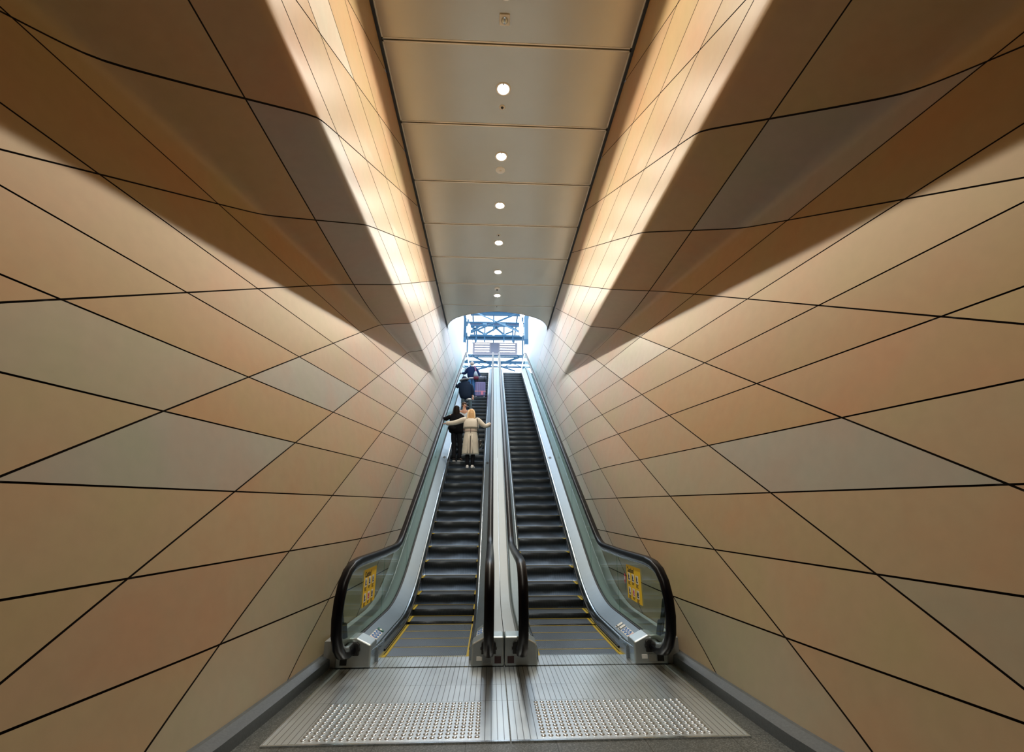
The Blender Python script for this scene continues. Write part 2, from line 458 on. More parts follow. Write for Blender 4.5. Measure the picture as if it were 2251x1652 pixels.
# structure above the ceiling: dark void lid and pale edge fascia of the opening
bm = bmesh.new()
pts = [(-4.2, -4.1)] + [(-4.2, 14.3), (-WX - .12, 14.3)] + [(-x, d) for x, d in ARCH[::-1]] + [(x, d) for x, d in ARCH[1:]] + [(WX + .12, 14.3), (4.2, 14.3), (4.2, -4.1)]
prism(bm, pts, 'z', HC + .034, HC + .8)
struct('ceiling_slab', bm, M_groove)
bm = bmesh.new()
full = [(-x, d) for x, d in ARCH[::-1]] + [(x, d) for x, d in ARCH[1:]]
for (x0, d0), (x1, d1) in zip(full, full[1:]):
    v = [bm.verts.new(p) for p in ((x0, d0, HC - .006), (x1, d1, HC - .006), (x1, d1 + .03, HC - .006), (x0, d0 + .03, HC - .006), (x0, d0, HC + .9), (x1, d1, HC + .9), (x1, d1 + .03, HC + .9), (x0, d0 + .03, HC + .9))]
    for f in ((0,3,2,1),(4,5,6,7),(0,1,5,4),(2,3,7,6)): bm.faces.new([v[i] for i in f])
struct('trim_3', bm, M_white)
for n, s in (('trim_1', -1), ('trim_2', 1)):
    bm = bmesh.new(); x0, x1 = sorted((s * (TRW + .003), s * (WX - .002))); box(bm, x0, x1, -4, 16.0, HC - .03, HC + .02)
    struct(n, bm, M_darktrim)

# downlights
def downlight(D, label):
    t = empty('ceiling_light', (LAMP_X, D, HC), label, 'ceiling light', 'downlights along the ceiling')
    bm = bmesh.new(); lathe(bm, [(.095, .0), (.098, -.008), (.118, -.012), (.128, -.006), (.130, .0)], 28); obj('trim_ring', bm, M_ring, t, smooth=True)
    bm = bmesh.new(); lathe(bm, [(.0005, -.0045), (.05, -.0045), (.088, -.0025), (.095, .0)], 28); obj('lens', bm, M_lamp, t)
    bm = bmesh.new(); box(bm, -.014, .014, -.094, -.080, -.013, -.003); obj('clip', bm, M_darktrim, t)
    l = bpy.data.lights.new('downlight_beam', 'SPOT'); l.energy = SPOT_W; l.color = SPOT_COL
    l.spot_size = radians(149); l.spot_blend = .16; l.shadow_soft_size = .06
    lo = bpy.data.objects.new('downlight_beam', l); link(lo, t); lo.location = (0, 0, -.03)
    return t
ORD = {4.34: 'round downlight cut off by the top edge of the photo', 5.84: 'largest fully visible round downlight, second down from the top of the photo',
       7.34: 'round downlight in the ceiling with a round speaker just below it', 8.84: 'round downlight alone in the middle of its ceiling panel, below the speaker',
       10.34: 'round downlight with a small dark sprinkler just above it', 11.84: 'small round downlight between the sprinkler and the smoke detector',
       13.34: 'smallest and farthest round downlight, nearest the arched ceiling edge'}
for D in LAMP_D:
    downlight(D, ORD.get(D, 'round downlight in the ceiling behind the viewer'))

def disc_thing(name, D, r, label, cat, kind):
    t = empty(name, (-.06, D, HC), label, cat)
    if kind == 'dome':
        bm = bmesh.new(); box(bm, -.075, .075, -.08, .08, -.022, 0); obj('housing', bm, M_ring, t, bevel=.02, seg=4)
        bm = bmesh.new(); lathe(bm, [(.001, -.062), (.03, -.056), (.046, -.04), (.05, -.02)], 18); obj('dome', bm, M_steel2, t, smooth=True)
    elif kind == 'speaker':
        bm = bmesh.new(); lathe(bm, [(.02, -.014), (r * .9, -.012), (r, 0)], 28); obj('grille', bm, M_signwhite, t, smooth=True)
        bm = bmesh.new(); lathe(bm, [(.001, -.020), (.026, -.018), (.03, -.012)], 18); obj('hub', bm, M_ring, t, smooth=True)
    elif kind == 'smoke':
        bm = bmesh.new(); lathe(bm, [(.04, -.05), (r * .8, -.038), (r, -.012), (r, 0)], 24); obj('housing', bm, M_signwhite, t, smooth=True)
        bm = bmesh.new(); lathe(bm, [(.001, -.07), (.03, -.062), (.035, -.048)], 18); obj('sensor', bm, M_darktrim, t, smooth=True)
    else:
        bm = bmesh.new(); lathe(bm, [(r * .45, -.006), (r, -.004), (r, 0)], 24); obj('plate', bm, M_ring, t, smooth=True)
        bm = bmesh.new(); lathe(bm, [(.001, -.03), (r * .3, -.026), (r * .45, -.004)], 16); obj('nozzle', bm, M_darktrim, t, smooth=True)
disc_thing('ceiling_camera', 4.72, .07, 'square white camera housing with a dome, above the brightest downlight', 'camera', 'dome')
disc_thing('sprinkler', 6.20, .055, 'small round sprinkler just below the brightest downlight', 'sprinkler', 'spr')
disc_thing('ceiling_speaker', 7.72, .10, 'flat round white ceiling speaker below the second bright downlight', 'speaker', 'speaker')
disc_thing('sprinkler', 10.00, .045, 'small dark-centred sprinkler just above the fifth downlight of the row', 'sprinkler', 'spr')
disc_thing('smoke_detector', 12.86, .085, 'round smoke detector just above the farthest downlight', 'smoke detector', 'smoke')
disc_thing('sprinkler', 14.14, .035, 'tiny sprinkler in the last ceiling panel near the arched edge', 'sprinkler', 'spr')

# ================================================================== floor, plates, skirting
bm = bmesh.new(); box(bm, -4.2, 4.2, -4.2, 7.2, -.2, -.004); struct('floor', bm, M_floor)
def base_x(D):
    return WX + bulge(D, .05)
for n, s in (('baseboard_left', -1), ('baseboard_right', 1)):
    bm = bmesh.new(); prev = None
    for k in range(0, 68):
        D = -4.0 + k * (5.9 + 4.0) / 67
        xb = base_x(D); xt = WX + bulge(D, .108)
        ring = [bm.verts.new((s * x, D, z)) for x, z in ((xb + .02, -.01), (xb - .115, -.01), (xb - .105, .078), (xt - .035, .108), (xt + .02, .108))]
        if prev:
            for i in range(4): bm.faces.new((prev[i], prev[i+1], ring[i+1], ring[i]))
        else: bm.faces.new(ring)
        prev = ring
    bm.faces.new(prev[::-1])
    struct(n, bm, M_stone)

M_stud = mat('polished steel stud', (.60, .65, .70), .28, 1.0)
def stud_bm():
    bm = bmesh.new(); lathe(bm, [(.0195, 0), (.0175, .004), (.0125, .0068), (.006, .0078), (.0005, .008)], 14); return bm
stud_mesh = None
for s, side in ((-1, 'left'), (1, 'right')):
    x0, x1 = sorted((s * .006, s * 1.755))
    t = empty('landing_plate', (s * .88, 3.88, 0), 'ribbed steel landing plate with a studded strip, %s of the centre seam' % side, 'floor plate', 'steel landing plates')
    def rel(bm_):
        bmesh.ops.translate(bm_, verts=bm_.verts[:], vec=(-s * .88, -3.88, 0)); return bm_
    def pobj(name, bm_, m, **k):
        o = obj(name, bm_, m, t, **k); return o
    # plates in world coordinates: keep the parent at the origin for the texture
    t.location = (0, 0, 0)
    bm = bmesh.new(); box(bm, x0, x1, 3.88, 4.606, -.004, .004); pobj('studded_plate', bm, M_plate)
    bm = bmesh.new(); box(bm, x0, x1, 4.61, 5.0, -.004, .004); pobj('ribbed_plate', bm, M_plate)
    xa, xb_ = sorted((s * .006, s * 1.755)); bm = bmesh.new(); box(bm, xa, xb_, 5.004, 5.525, -.004, .004); pobj('ribbed_plate', bm, M_plate)
    bm = bmesh.new()
    box(bm, x0, x1, 3.86, 3.88, -.004, .006)
    xe = s * 1.755; a, b = sorted((xe, xe + s * .012)); box(bm, a, b, 3.86, 5.4, -.004, .006); pobj('edge_trim', bm, M_chrome)
    spots = []
    for r in range(12):
        for c in range(24):
            spots.append((3.94 + r * .0565, s * (.245 + c * .0545)))
    if stud_mesh is None:
        me = bpy.data.meshes.new('stud'); b_ = stud_bm(); b_.to_mesh(me); b_.free(); me.materials.append(M_stud)
        for p in me.polygons: p.use_smooth = True
        stud_mesh = me
    for (D, x) in spots[:96]:
        o = bpy.data.objects.new('stud', stud_mesh); o.location = (x, D, .004); link(o, t)
    bm = bmesh.new()
    for (D, x) in spots[96:]:
        lathe(bm, [(.0195, .004), (.0175, .008), (.0125, .0108), (.006, .0118), (.0005, .012)], 12, cx=x, cy=D)
    o = obj('studs', bm, M_stud, t, smooth=True); o['kind'] = 'stuff'

# ================================================================== escalators
DG0 = 5.55                  # front of the end boxes
def hr_base(D):             # deck base line: same as the step line
    return hline(D)

def sweep(bm, prof, D_list, x0, s, zf, closed=True):
    """prof: (t, dz) lateral offset and height above zf(D)"""
    prev = None
    for D in D_list:
        ring = [bm.verts.new((x0 + s * t, D, zf(D) + dz)) for t, dz in prof]
        n = len(ring)
        if prev:
            for i in range(n if closed else n - 1):
                bm.faces.new((prev[i], prev[(i+1) % n], ring[(i+1) % n], ring[i]))
        elif closed: bm.faces.new(ring)
        prev = ring
    if closed: bm.faces.new(prev[::-1])

def dl(a, b, fine=.12):
    out = []; d = a
    while d < b - 1e-6:
        out.append(d)
        d += fine if (d < 9.2 or DTOP - 1 < d < DTOP + 1) else 1.0
    out.append(b); return out

# side profile of the handrail (D, z)
def rail_path():
    P = [(5.50, .17), (5.33, .175), (5.17, .215), (5.03, .31), (4.935, .44), (4.90, .60), (4.92, .76), (4.99, .90), (5.11, 1.0), (5.28, 1.055), (5.5, 1.075), (6.0, 1.078), (6.5, 1.08), (6.85, 1.085)]
    D = 7.05
    RH = 1.15
    while D < DTOP + 2.6:
        z = hline(D - .0) + RH
        if D < 9.2:
            # tighter bend from the flat part to the incline
            zi = (D - D0) * SL + RH; zf_ = 1.085; k = .10
            z = .5 * (zi + zf_ + sqrt((zi - zf_) ** 2 + k * k)) if True else z
        P.append((D, min(z, ZT + 1.12)))
        D += .15 if (D < 9.2 or DTOP - 1.2 < D < DTOP + 1) else 1.0
    e = P[-1][0]
    P += [(e + .3, ZT + 1.10), (e + .55, ZT + .98), (e + .68, ZT + .75), (e + .66, ZT + .5), (e + .5, ZT + .3), (e + .2, ZT + .2)]
    return P
RP = rail_path()
def rail_z(D):
    c = [(a, b) for a, b in zip(RP, RP[1:]) if a[0] <= D <= b[0] and a[1] > .9]
    if not c: return None
    a, b = c[0]; t = (D - a[0]) / (b[0] - a[0]); return a[1] + (b[1] - a[1]) * t

def path_sweep(bm, path, x, prof):
    """prof: (lateral, outward) around the path; outward = left normal of travel"""
    prev = None; n = len(prof)
    for i, (D, z) in enumerate(path):
        a = path[max(0, i-1)]; b = path[min(len(path)-1, i+1)]
        t = Vector((b[0]-a[0], b[1]-a[1])).normalized(); nn = Vector((-t.y, t.x))
        ring = [bm.verts.new((x + l, D + nn.x * o_, z + nn.y * o_)) for l, o_ in prof]
        if prev:
            for k in range(n): bm.faces.new((prev[k], prev[(k+1) % n], ring[(k+1) % n], ring[k]))
        else: bm.faces.new(ring)
        prev = ring
    bm.faces.new(prev[::-1])

RAIL_PROF = [(.044, -.034), (.050, -.020), (.050, .004), (.043, .020), (.024, .029), (0, .032), (-.024, .029), (-.043, .020), (-.050, .004), (-.050, -.020), (-.044, -.034), (-.028, -.034), (-.026, -.008), (.026, -.008), (.028, -.034)]
GUIDE_PROF = [(.024, -.010), (-.024, -.010), (-.034, -.036), (-.030, -.060), (-.016, -.085), (.016, -.085), (.030, -.060), (.034, -.036)]
def text_mesh(name, body, size, m, parent, loc, rot):
    cu = bpy.data.curves.new(name, 'FONT'); cu.body = body; cu.size = size; cu.extrude = .0004; cu.offset = .0012 * size / .06
    cu.align_x = 'LEFT'
    tmp = bpy.data.objects.new(name, cu); C.objects.link(tmp)
    dg = bpy.context.evaluated_depsgraph_get(); me = bpy.data.meshes.new_from_object(tmp.evaluated_get(dg))
    bpy.data.objects.remove(tmp); me.materials.clear(); me.materials.append(m)
    o = bpy.data.objects.new(name, me); o.location = loc; o.rotation_euler = rot; link(o, parent); return o

def caution_sign(side):
    """yellow sign on the outer glass, facing the steps; side -1 left, +1 right"""
    xg = side * 1.622
    t = empty('caution_sticker', (xg, 6.03, .74), 'yellow Caution sticker with six white pictograms on the %s outer glass' % ('left' if side < 0 else 'right'), 'sign', 'yellow caution stickers')
    # local frame: u = reading direction (metres), v = up ; u -> +D on the left, -D on the right
    du = 1 if side < 0 else -1
    nx = -side            # towards the steps
    def rect(bm, u0, u1, v0, v1, lift):
        d0, d1 = sorted((u0 * du, u1 * du)); a, b = sorted((nx * (lift - .0012), nx * lift)); box(bm, a, b, d0, d1, v0, v1)
    W2, H2 = .29, .20
    bm = bmesh.new(); rect(bm, -W2, W2, -H2, H2, .002); obj('sign_face', bm, M_signyel, t)
    # the title
    rot = (pi / 2, 0, pi / 2) if side < 0 else (pi / 2, 0, -pi / 2)
    text_mesh('title', 'Caution!', .082, M_ink, t, (nx * .0032, du * -.255, .118), rot)
    for r in range(2):
        for c in range(3):
            u = -.235 + c * .165; v = .02 - r * .165
            bm = bmesh.new(); rect(bm, u, u + .095, v - .005, v + .085, .0032); pf = obj('pictogram', bm, M_signwhite, t)
            bm = bmesh.new()
            rect(bm, u + .018, u + .036, v + .01, v + .075, .0045); rect(bm, u + .036, u + .075, v + .008, v + .022, .0045); rect(bm, u + .04, u + .055, v + .03, v + .06, .0045)
            if r == 1 and c > 0:
                rect(bm, u + .06, u + .07, v + .03, v + .07, .0045)
            obj('figure', bm, M_signred if (r == 1 and c == 1) else M_ink, pf)
            bm = bmesh.new()
            for q in range(3 if c != 1 else 2): rect(bm, u, u + .085 - .02 * (q % 2), v - .022 - q * .014, v - .015 - q * .014, .0032)
            obj('caption', bm, M_ink, t)
    return t

def picto_label(side, inner, esc_side):
    """round pictograms on the deck end. side=-1/1 which way the deck slopes"""
    pass

def make_escalator(sx, side_name, phase, k_first_D):
    """sx: -1 left, +1 right.  inner balustrade next to the centre, outer next to the wall"""
    xc = sx * .89
    lab = ('left escalator carrying people up between the walls, glass balustrades' if sx < 0 else 'right escalator with empty dark steps, glass balustrades')
    E = empty('escalator', (0, 0, 0), lab, 'escalator', None)
    # --- comb plate
    bm = bmesh.new(); box(bm, xc - .60, xc + .60, DG0 + .008, 5.90, -.004, .007)
    obj('comb_plate', bm, M_plate, E)
    bm = bmesh.new(); nt_ = 50
    for i in range(nt_):
        x = xc - .49 + i * .98 / (nt_ - 1); box(bm, x - .004, x + .004, 5.90, 5.945, -.002, .006)
    obj('comb_teeth', bm, M_steel2, E)
    for s in (-1, 1):
        bm = bmesh.new(); a, b = sorted((xc + s * .465, xc + s * .515)); box(bm, a, b, 5.90, 6.0, -.002, .0075); obj('yellow_comb_edge', bm, M_yellow, E)
    # --- steps
    meshes = {}
    def step_meshes():
        bm = bmesh.new()
        # profile in (y, z): z=0 tread level; nose at y=0
        R = [(.40, 0), (.035, 0), (.030, -.003), (.019, -.017), (.011, -.034), (.005, -.054), (.001, -.076), (.0, -.098), (.004, -.122), (.014, -.15), (.03, -.18), (.05, -.21), (.07, -.238), (.40, -.238)]
        prism(bm, R, 'x', -.495, .495)
        me = bpy.data.meshes.new('step'); bmesh.ops.recalc_face_normals(bm, faces=bm.faces[:]); bm.to_mesh(me); bm.free()
        me.materials.append(M_step); me.materials.append(M_tread)
        for p in me.polygons:
            if p.normal.z > .95: p.material_index = 1
            elif abs(p.normal.x) < .5 and len(p.vertices) == 4: p.use_smooth = True
        bm = bmesh.new()
        for s in (-1, 1):
            a, b = sorted((s * .462, s * .495)); box(bm, a, b, .0, .40, -.003, .0025)
        box(bm, -.47, .47, .385, .398, -.003, .0025)
        me2 = bpy.data.meshes.new('yellow_border'); bm.to_mesh(me2); bm.free(); me2.materials.append(M_yellow)
        return me, me2
    mst, myl = step_meshes()
    Dk = k_first_D
    while Dk > 5.9: Dk -= .4
    idx = 0
    while Dk < DTOP + .9:
        o = bpy.data.objects.new('step', mst); z = hline(Dk + .0)
        o.location = (xc, Dk, z - .003); link(o, E)
        if z < 1.7:
            y = bpy.data.objects.new('yellow_border', myl); link(y, o)
        Dk += .4; idx += 1
    # --- balustrades
    for which in ('inner', 'outer'):
        s = -sx if which == 'inner' else sx          # lateral direction away from the steps
        x0 = xc + s * .50
        xgl = sx * .170 if which == 'inner' else sx * 1.635
        tg = abs(xgl - x0)                            # lateral offset of the glass
        tend = abs((sx * .004) - x0) if which == 'inner' else abs(sx * (WX - .004) - x0)
        zf = hline
        Ds = dl(DG0 + .2, DTOP + 3.0)
        bm = bmesh.new(); sweep(bm, [(0, -.30), (0, .085), (.006, .12), (.02, .145), (.042, .155), (.042, -.30)], Ds, x0, s, zf)
        obj('skirt_panel', bm, M_steel, E, smooth=False, bevel=.004)
        bm = bmesh.new(); sweep(bm, [(.044, .0), (.044, .165), (tg - .03, .262), (tg - .03, .0)], Ds, x0, s, zf)
        obj('inner_deck', bm, M_deck, E)
        bm = bmesh.new(); sweep(bm, [(tg - .029, .0), (tg - .029, .268), (tg - .008, .272), (tg - .008, .0)], Ds, x0, s, zf)
        obj('glass_gasket', bm, M_gasket, E)
        bm = bmesh.new(); sweep(bm, [(tg + .008, .0), (tg + .008, .272), (tg + .03, .265), (tg + .03, .25), (tend, .25), (tend, .0)], Ds, x0, s, zf)
        obj('outer_deck', bm, M_deckwhite, E)
        # skirt brush line
        bm = bmesh.new(); sweep(bm, [(-.012, .035), (-.012, .055), (-.001, .06), (-.001, .03)], dl(DG0 + .5, DTOP), x0, s, zf); obj('skirt_brush', bm, M_gasket, E)
        # glass: nose piece then rectangular panels
        nose = [(D, z) for D, z in RP if D <= 6.85]
        inn = []
        for i, (D, z) in enumerate(nose):
            a = nose[max(0, i-1)]; b = nose[min(len(nose)-1, i+1)]
            t = Vector((b[0]-a[0], b[1]-a[1])).normalized(); nn = Vector((-t.y, t.x)); inn.append((D - nn.x * .05, z - nn.y * .05))
        inn = [p for p in inn if p[0] < 6.83]
        inn[0] = (5.55, .23)
        poly = inn + [(6.83, 1.03), (6.83, .24), (5.75, .24)]
        bm = bmesh.new(); prism(bm, poly, 'x', xgl - .006, xgl + .006); obj('glass_panel', bm, M_glass, E)
        D = 6.84
        while D < DTOP + 2.4:
            e = min(D + 1.75, DTOP + 2.5); n = 8 if D < 9.5 else 3
            top = [(D + (e - .01 - D) * i / n) for i in range(n + 1)]
            poly = [(d, (rail_z(d) or ZT + 1.12) - .05) for d in top] + [(d, hline(d) + .24) for d in top[::-1]]
            bm = bmesh.new(); prism(bm, poly, 'x', xgl - .006, xgl + .006); obj('glass_panel', bm, M_glass, E)
            D = e
        bm = bmesh.new(); path_sweep(bm, RP, xgl, RAIL_PROF); sub_ = obj('handrail', bm, M_rubber, E, smooth=True)
        bm = bmesh.new(); path_sweep(bm, RP, xgl, GUIDE_PROF); obj('handrail_guide', bm, M_chrome, E, smooth=True)
        # end box
        if which == 'inner': xa, xb_ = sx * .004, sx * .355
        else: xa, xb_ = sx * 1.432, sx * 1.80
        lo, hi = sorted((xa, xb_))
        bm = bmesh.new()
        # front box with the top falling towards the steps
        zt_g, zt_s = .285, .215
        xs = xb_ if which == 'inner' else xa          # side next to the steps
        xo = xa if which == 'inner' else xb_
        prof = [(xs, .004), (xs, zt_s), (xgl - s * .045, zt_g), (xo, zt_g), (xo, .004)]
        # front face slopes back a little
        A = [bm.verts.new((x, DG0 - (.0 if z > .1 else .02), z)) for x, z in prof]
        B = [bm.verts.new((x, DG0 + .26, z)) for x, z in prof]
        bm.faces.new(A); bm.faces.new(B[::-1])
        for i in range(len(prof)): bm.faces.new((A[i], B[i], B[(i+1) % len(prof)], A[(i+1) % len(prof)]))
        obj('end_box', bm, M_steel2, E, bevel=.018, seg=4)
        # skirt flaring at the landing between box and steps
        if which == 'outer':
            bm = bmesh.new()
            x1 = x0; A = [(xs, DG0 + .02), (x1, 6.02), (x1 + s * .04, 6.02), (xs + s * .04, DG0 + .02)]
            prism(bm, A, 'z', 0, .16); obj('entry_guard', bm, M_steel, E, bevel=.006)
        # black handrail inlet
        bm = bmesh.new()
        pts = [(xgl - .078, .125), (xgl + .078, .125), (xgl + .078, .165), (xgl + .088, .165), (xgl + .088, .190), (xgl + .078, .19), (xgl + .078, .228), (xgl + .052, .248), (xgl - .052, .248), (xgl - .078, .228), (xgl - .078, .19), (xgl - .088, .19), (xgl - .088, .165), (xgl - .078, .165)]
        prism(bm, pts, 'y', DG0 - .035, DG0 + .01); obj('handrail_inlet', bm, M_black, E, bevel=.003)
        cx_ = sx * .07 if which == 'inner' else sx * 1.71
        bm = bmesh.new(); box(bm, cx_ - .035, cx_ + .035, DG0 - .024, DG0, .035, .10); obj('socket_cover', bm, M_maroon if which == 'inner' else M_black, E)
        if (which == 'inner' and sx < 0) or (which == 'outer' and sx > 0):
            cx2 = xgl - .06
            bm = bmesh.new(); box(bm, cx2 - .07, cx2 - .01, DG0 - .0235, DG0, .062, .10); obj('white_label', bm, M_signwhite, E)
            bm = bmesh.new(); box(bm, cx2 + .0, cx2 + .085, DG0 - .0235, DG0, .04, .105); obj('rating_plate', bm, M_steel, E)
        # pictogram plate on the sloping deck end
        tm = .112; xm = x0 + s * tm
        lab_y0 = 5.86 if which == 'inner' else 5.84
        slope = (.262 - .165) / (tg - .03 - .044)
        hz = .165 + (tm - .044) * slope + .0025
        ang = -s * math.atan(slope)
        bm = bmesh.new(); box(bm, -.045, .045, -.19, .19, .0, .0025)
        pl = obj('pictogram_plate', bm, M_signwhite, E); pl.location = (xm, 6.02, hz); pl.rotation_euler = (0, ang, 0)
        for q in range(4):
            yy = -.14 + q * .093
            bm = bmesh.new(); lathe(bm, [(.0005, .0042), (.040, .0042), (.040, .002)], 20, cy=yy); c_ = obj('pictogram', bm, M_signred if q == 0 else M_signblue, pl)
            bm = bmesh.new()
            if q == 0: lathe(bm, [(.0005, .0052), (.030, .0052), (.030, .002)], 20, cy=yy); obj('figure', bm, M_signwhite, c_)
            else: box(bm, -.006, .006, yy - .02, yy + .018, .003, .0055); box(bm, -.018, .018, yy - .004, yy + .004, .003, .0055); obj('figure', bm, M_signwhite, c_)
        if which == 'outer' and sx < 0:
            bm = bmesh.new(); lathe(bm, [(.0005, .003), (.044, .003), (.044, .0)], 20); gp = obj('green_pictogram', bm, M_signgreen, E); gp.location = (xm, 6.29, hz); gp.rotation_euler = (0, ang, 0)
            bm = bmesh.new(); prism(bm, [(-.01, -.03), (.01, -.03), (.01, 0), (.026, 0), (0, .03), (-.026, 0), (-.01, 0)], 'z', .003, .0045); obj('arrow', bm, M_signwhite, gp)
        if which == 'outer' and sx > 0:
            for q in range(2):
                bm = bmesh.new(); box(bm, -.05, .05, -.035, .035, 0, .004); lp = obj('white_instruction_label', bm, M_signwhite, E); lp.location = (xm, 6.29 + q * .12, hz); lp.rotation_euler = (0, ang, 0)
                bm = bmesh.new(); box(bm, -.04, -.025, -.03, .03, .004, .005); obj('print_bar', bm, M_ink, lp)
        if which == 'inner':
            bm = bmesh.new(); box(bm, -.045, .045, -.07, .07, 0, .003)
            lp = obj('grey_label' if sx < 0 else 'stop_button_panel', bm, M_steel2 if sx < 0 else M_black, E); lp.location = (xm, 6.29, hz); lp.rotation_euler = (0, ang, 0)
            if sx > 0:
                bm = bmesh.new(); lathe(bm, [(.0005, .016), (.022, .014), (.025, .003)], 16); obj('red_stop_button', bm, M_signred, lp, smooth=True)
        # small joint covers and markers along the balustrade
        if which == 'outer':
            for Dm in (12.95,):
                bm = bmesh.new(); box(bm, -.03, .03, -.06, .06, 0, .006); mk = obj('deck_marker', bm, M_darktrim, E); mk.location = (xm, Dm, hline(Dm) + hz); mk.rotation_euler = (pi / 6, ang, 0)
        else:
            if sx < 0:
                Dm = 12.6; bm = bmesh.new(); box(bm, -.03, .03, -.06, .06, 0, .006); mk = obj('deck_marker', bm, M_darktrim, E); mk.location = (xm, Dm, hline(Dm) + hz); mk.rotation_euler = (pi / 6, ang, 0)
        # support bracket seen through the outer glass near its nose
        if which == 'outer':
            xb2 = sx * 1.76
            bm = bmesh.new(); bar(bm, (xb2, 5.62, .25), (xb2 + sx * .02, 5.44, .66), .026, 8); bar(bm, (xb2 - sx * .03, 5.60, .25), (xb2 - sx * .03, 5.50, .43), .03, 8)
            obj('glass_bracket', bm, M_darktrim, E)
    return E

EL = make_escalator(-1, 'left', 0, 12.756)
ER = make_escalator(1, 'right', 0, 12.9905)
caution_sign(-1); caution_sign(1)
# red diamond sticker beside the right sign
t = empty('warning_sticker', (1.622, 6.42, .757), 'small red diamond sticker left of the right Caution sign', 'sign')
bm = bmesh.new(); prism(bm, [(-.035, 0), (0, .065), (.035, 0), (0, -.065)], 'x', -.003, 0); obj('diamond', bm, M_signred, t)
bm = bmesh.new(); box(bm, -.0045, -.003, -.018, .018, -.018, .022); obj('figure', bm, M_signwhite, t)
bm = bmesh.new(); box(bm, -.0015, 0, -.004, .004, -.14, -.065); obj('caption', bm, M_ink, t)

# plinth strip between skirting and end boxes
for n, s in (('trim_4', -1), ('trim_5', 1)):
    bm = bmesh.new(); a, b = sorted((s * 1.803, s * 1.94)); box(bm, a, b, 5.58, 5.85, 0, .25)
    struct(n, bm, M_soff)

# ================================================================== upper landing and the steel hall beyond
bm = bmesh.new(); box(bm, -12, 12, DTOP + 1.2, 60, ZT - .5, ZT - .01); struct('floor_upper', bm, M_white)

def tube_truss(name, D, parts, label, m=M_hall, cat='truss'):
    t = empty(name, (0, D, 13), label, cat)
    for nm, mm, segs in parts:
        bm = bmesh.new()
        for (x0, z0, x1, z1, r) in segs: bar(bm, (x0, 0, z0 - 13), (x1, 0, z1 - 13), r, 6)
        obj(nm, bm, mm, t)
    return t
# portal beam
t = empty('roof_beam', (0, 28, 14.5), 'thick dark blue steel beam just behind the arched ceiling edge', 'beam')
bm = bmesh.new(); ibeam(bm, -6, 6, 0, -.03, .28); obj('beam', bm, M_hall, t)
tube_truss('cross_brace', 27.25, [('pale_brace', M_hall2, [(-1.88, 14.56, 1.82, 12.83, .05)]), ('dark_brace', M_hall, [(-1.88, 12.76, 1.82, 14.47, .065)])], 'large X of crossing steel tubes in the top of the opening', cat='brace')
tube_truss('roof_truss', 31, [
    ('top_chord', M_hall, [(-7, 15.25, 7, 15.25, .07), (-7, 14.98, 7, 14.98, .06)]),
    ('bottom_chord', M_hall, [(-7, 14.2, 7, 14.2, .085)]),
    ('web', M_hall, [(-2.2, 14.3, -.83, 15.2, .075), (-.83, 15.2, -2.4, 14.0, .05), (-1.9, 14.95, -.78, 14.3, .075), (-.78, 14.3, .62, 15.2, .075), (-.1, 14.95, .63, 14.3, .075), (.60, 15.2, 1.9, 14.5, .075), (.63, 14.3, 1.3, 14.6, .06)]),
    *[('vertical_post', M_hall, [(x, 13.7, x, 15.0, .055)]) for x in (-1.42, -.80, .62, 1.28)],
    ('gusset_plates', M_hall2, [(-.95, 15.12, -.65, 15.12, .10), (.45, 15.12, .75, 15.12, .10), (-.95, 14.3, -.6, 14.3, .09), (.45, 14.3, .8, 14.3, .09)])],
    'blue steel roof truss with a row of X webs and gusset plates')
bm = bmesh.new()
t = empty('roof_beam', (0, 31.6, 14.3), 'dark blue beam right under the X-webbed truss', 'beam'); ibeam(bm, -7, 7, 0, -.17, .10); obj('beam', bm, M_hall, t)
t = empty('roof_beam', (0, 33, 16), 'deep navy beam behind the X-webbed truss', 'beam'); bm = bmesh.new(); box(bm, -7, 7, -.08, .08, -.17, .12); obj('beam', bm, mat('navy steel', (.012, .03, .07), .7), t)
# white service box across the hall
t = empty('service_duct', (0, 32.4, 13.7), 'long white box with pale strips hanging across the hall', 'duct')
M_duct = mat('white duct', (.15, .145, .17), .6)
bm = bmesh.new(); box(bm, -1.72, 1.68, -.25, .25, -.42, .42); obj('duct_body', bm, M_duct, t, bevel=.02)
for k in range(4):
    bm = bmesh.new(); box(bm, -1.55, -.45, -.262, -.25, -.34 + k * .2, -.28 + k * .2); box(bm, .35, 1.5, -.262, -.25, -.34 + k * .2, -.28 + k * .2); obj('light_strip', bm, M_tubelit, t)
bm = bmesh.new(); box(bm, -.33, .25, -.27, -.25, -.40, .40); obj('centre_panel', bm, mat('lilac panel', (.09, .10, .14), .6), t)
tube_truss('arched_truss', 34, [
    ('arch', M_hall2, [(-2.3, 13.5, -1.5, 13.9, .07), (-1.5, 13.9, -.9, 14.1, .07), (-.9, 14.1, -.2, 14.24, .07), (.1, 14.24, .9, 14.1, .07), (.9, 14.1, 1.6, 13.86, .07), (1.6, 13.86, 2.3, 13.55, .07)]),
    ('tie_beam', M_hall, [(-6.28, 13.74, 6.28, 13.74, .075), (-6.28, 13.60, 6.28, 13.60, .06)]),
    ('lower_tie', M_hall, [(-6.28, 13.2, 6.28, 13.2, .075)]),
    ('braces', M_hall, [(-1.75, 13.63, -.29, 12.95, .075), (.36, 13.0, 1.9, 13.6, .085), (-1.9, 12.4, -.3, 12.85, .075), (.36, 12.85, 1.6, 12.45, .06)]),
    ('hanger', M_hall2, [(-1.35, 12.2, -1.35, 14.2, .02)])],
    'low arched steel truss visible just above the handrail ends')
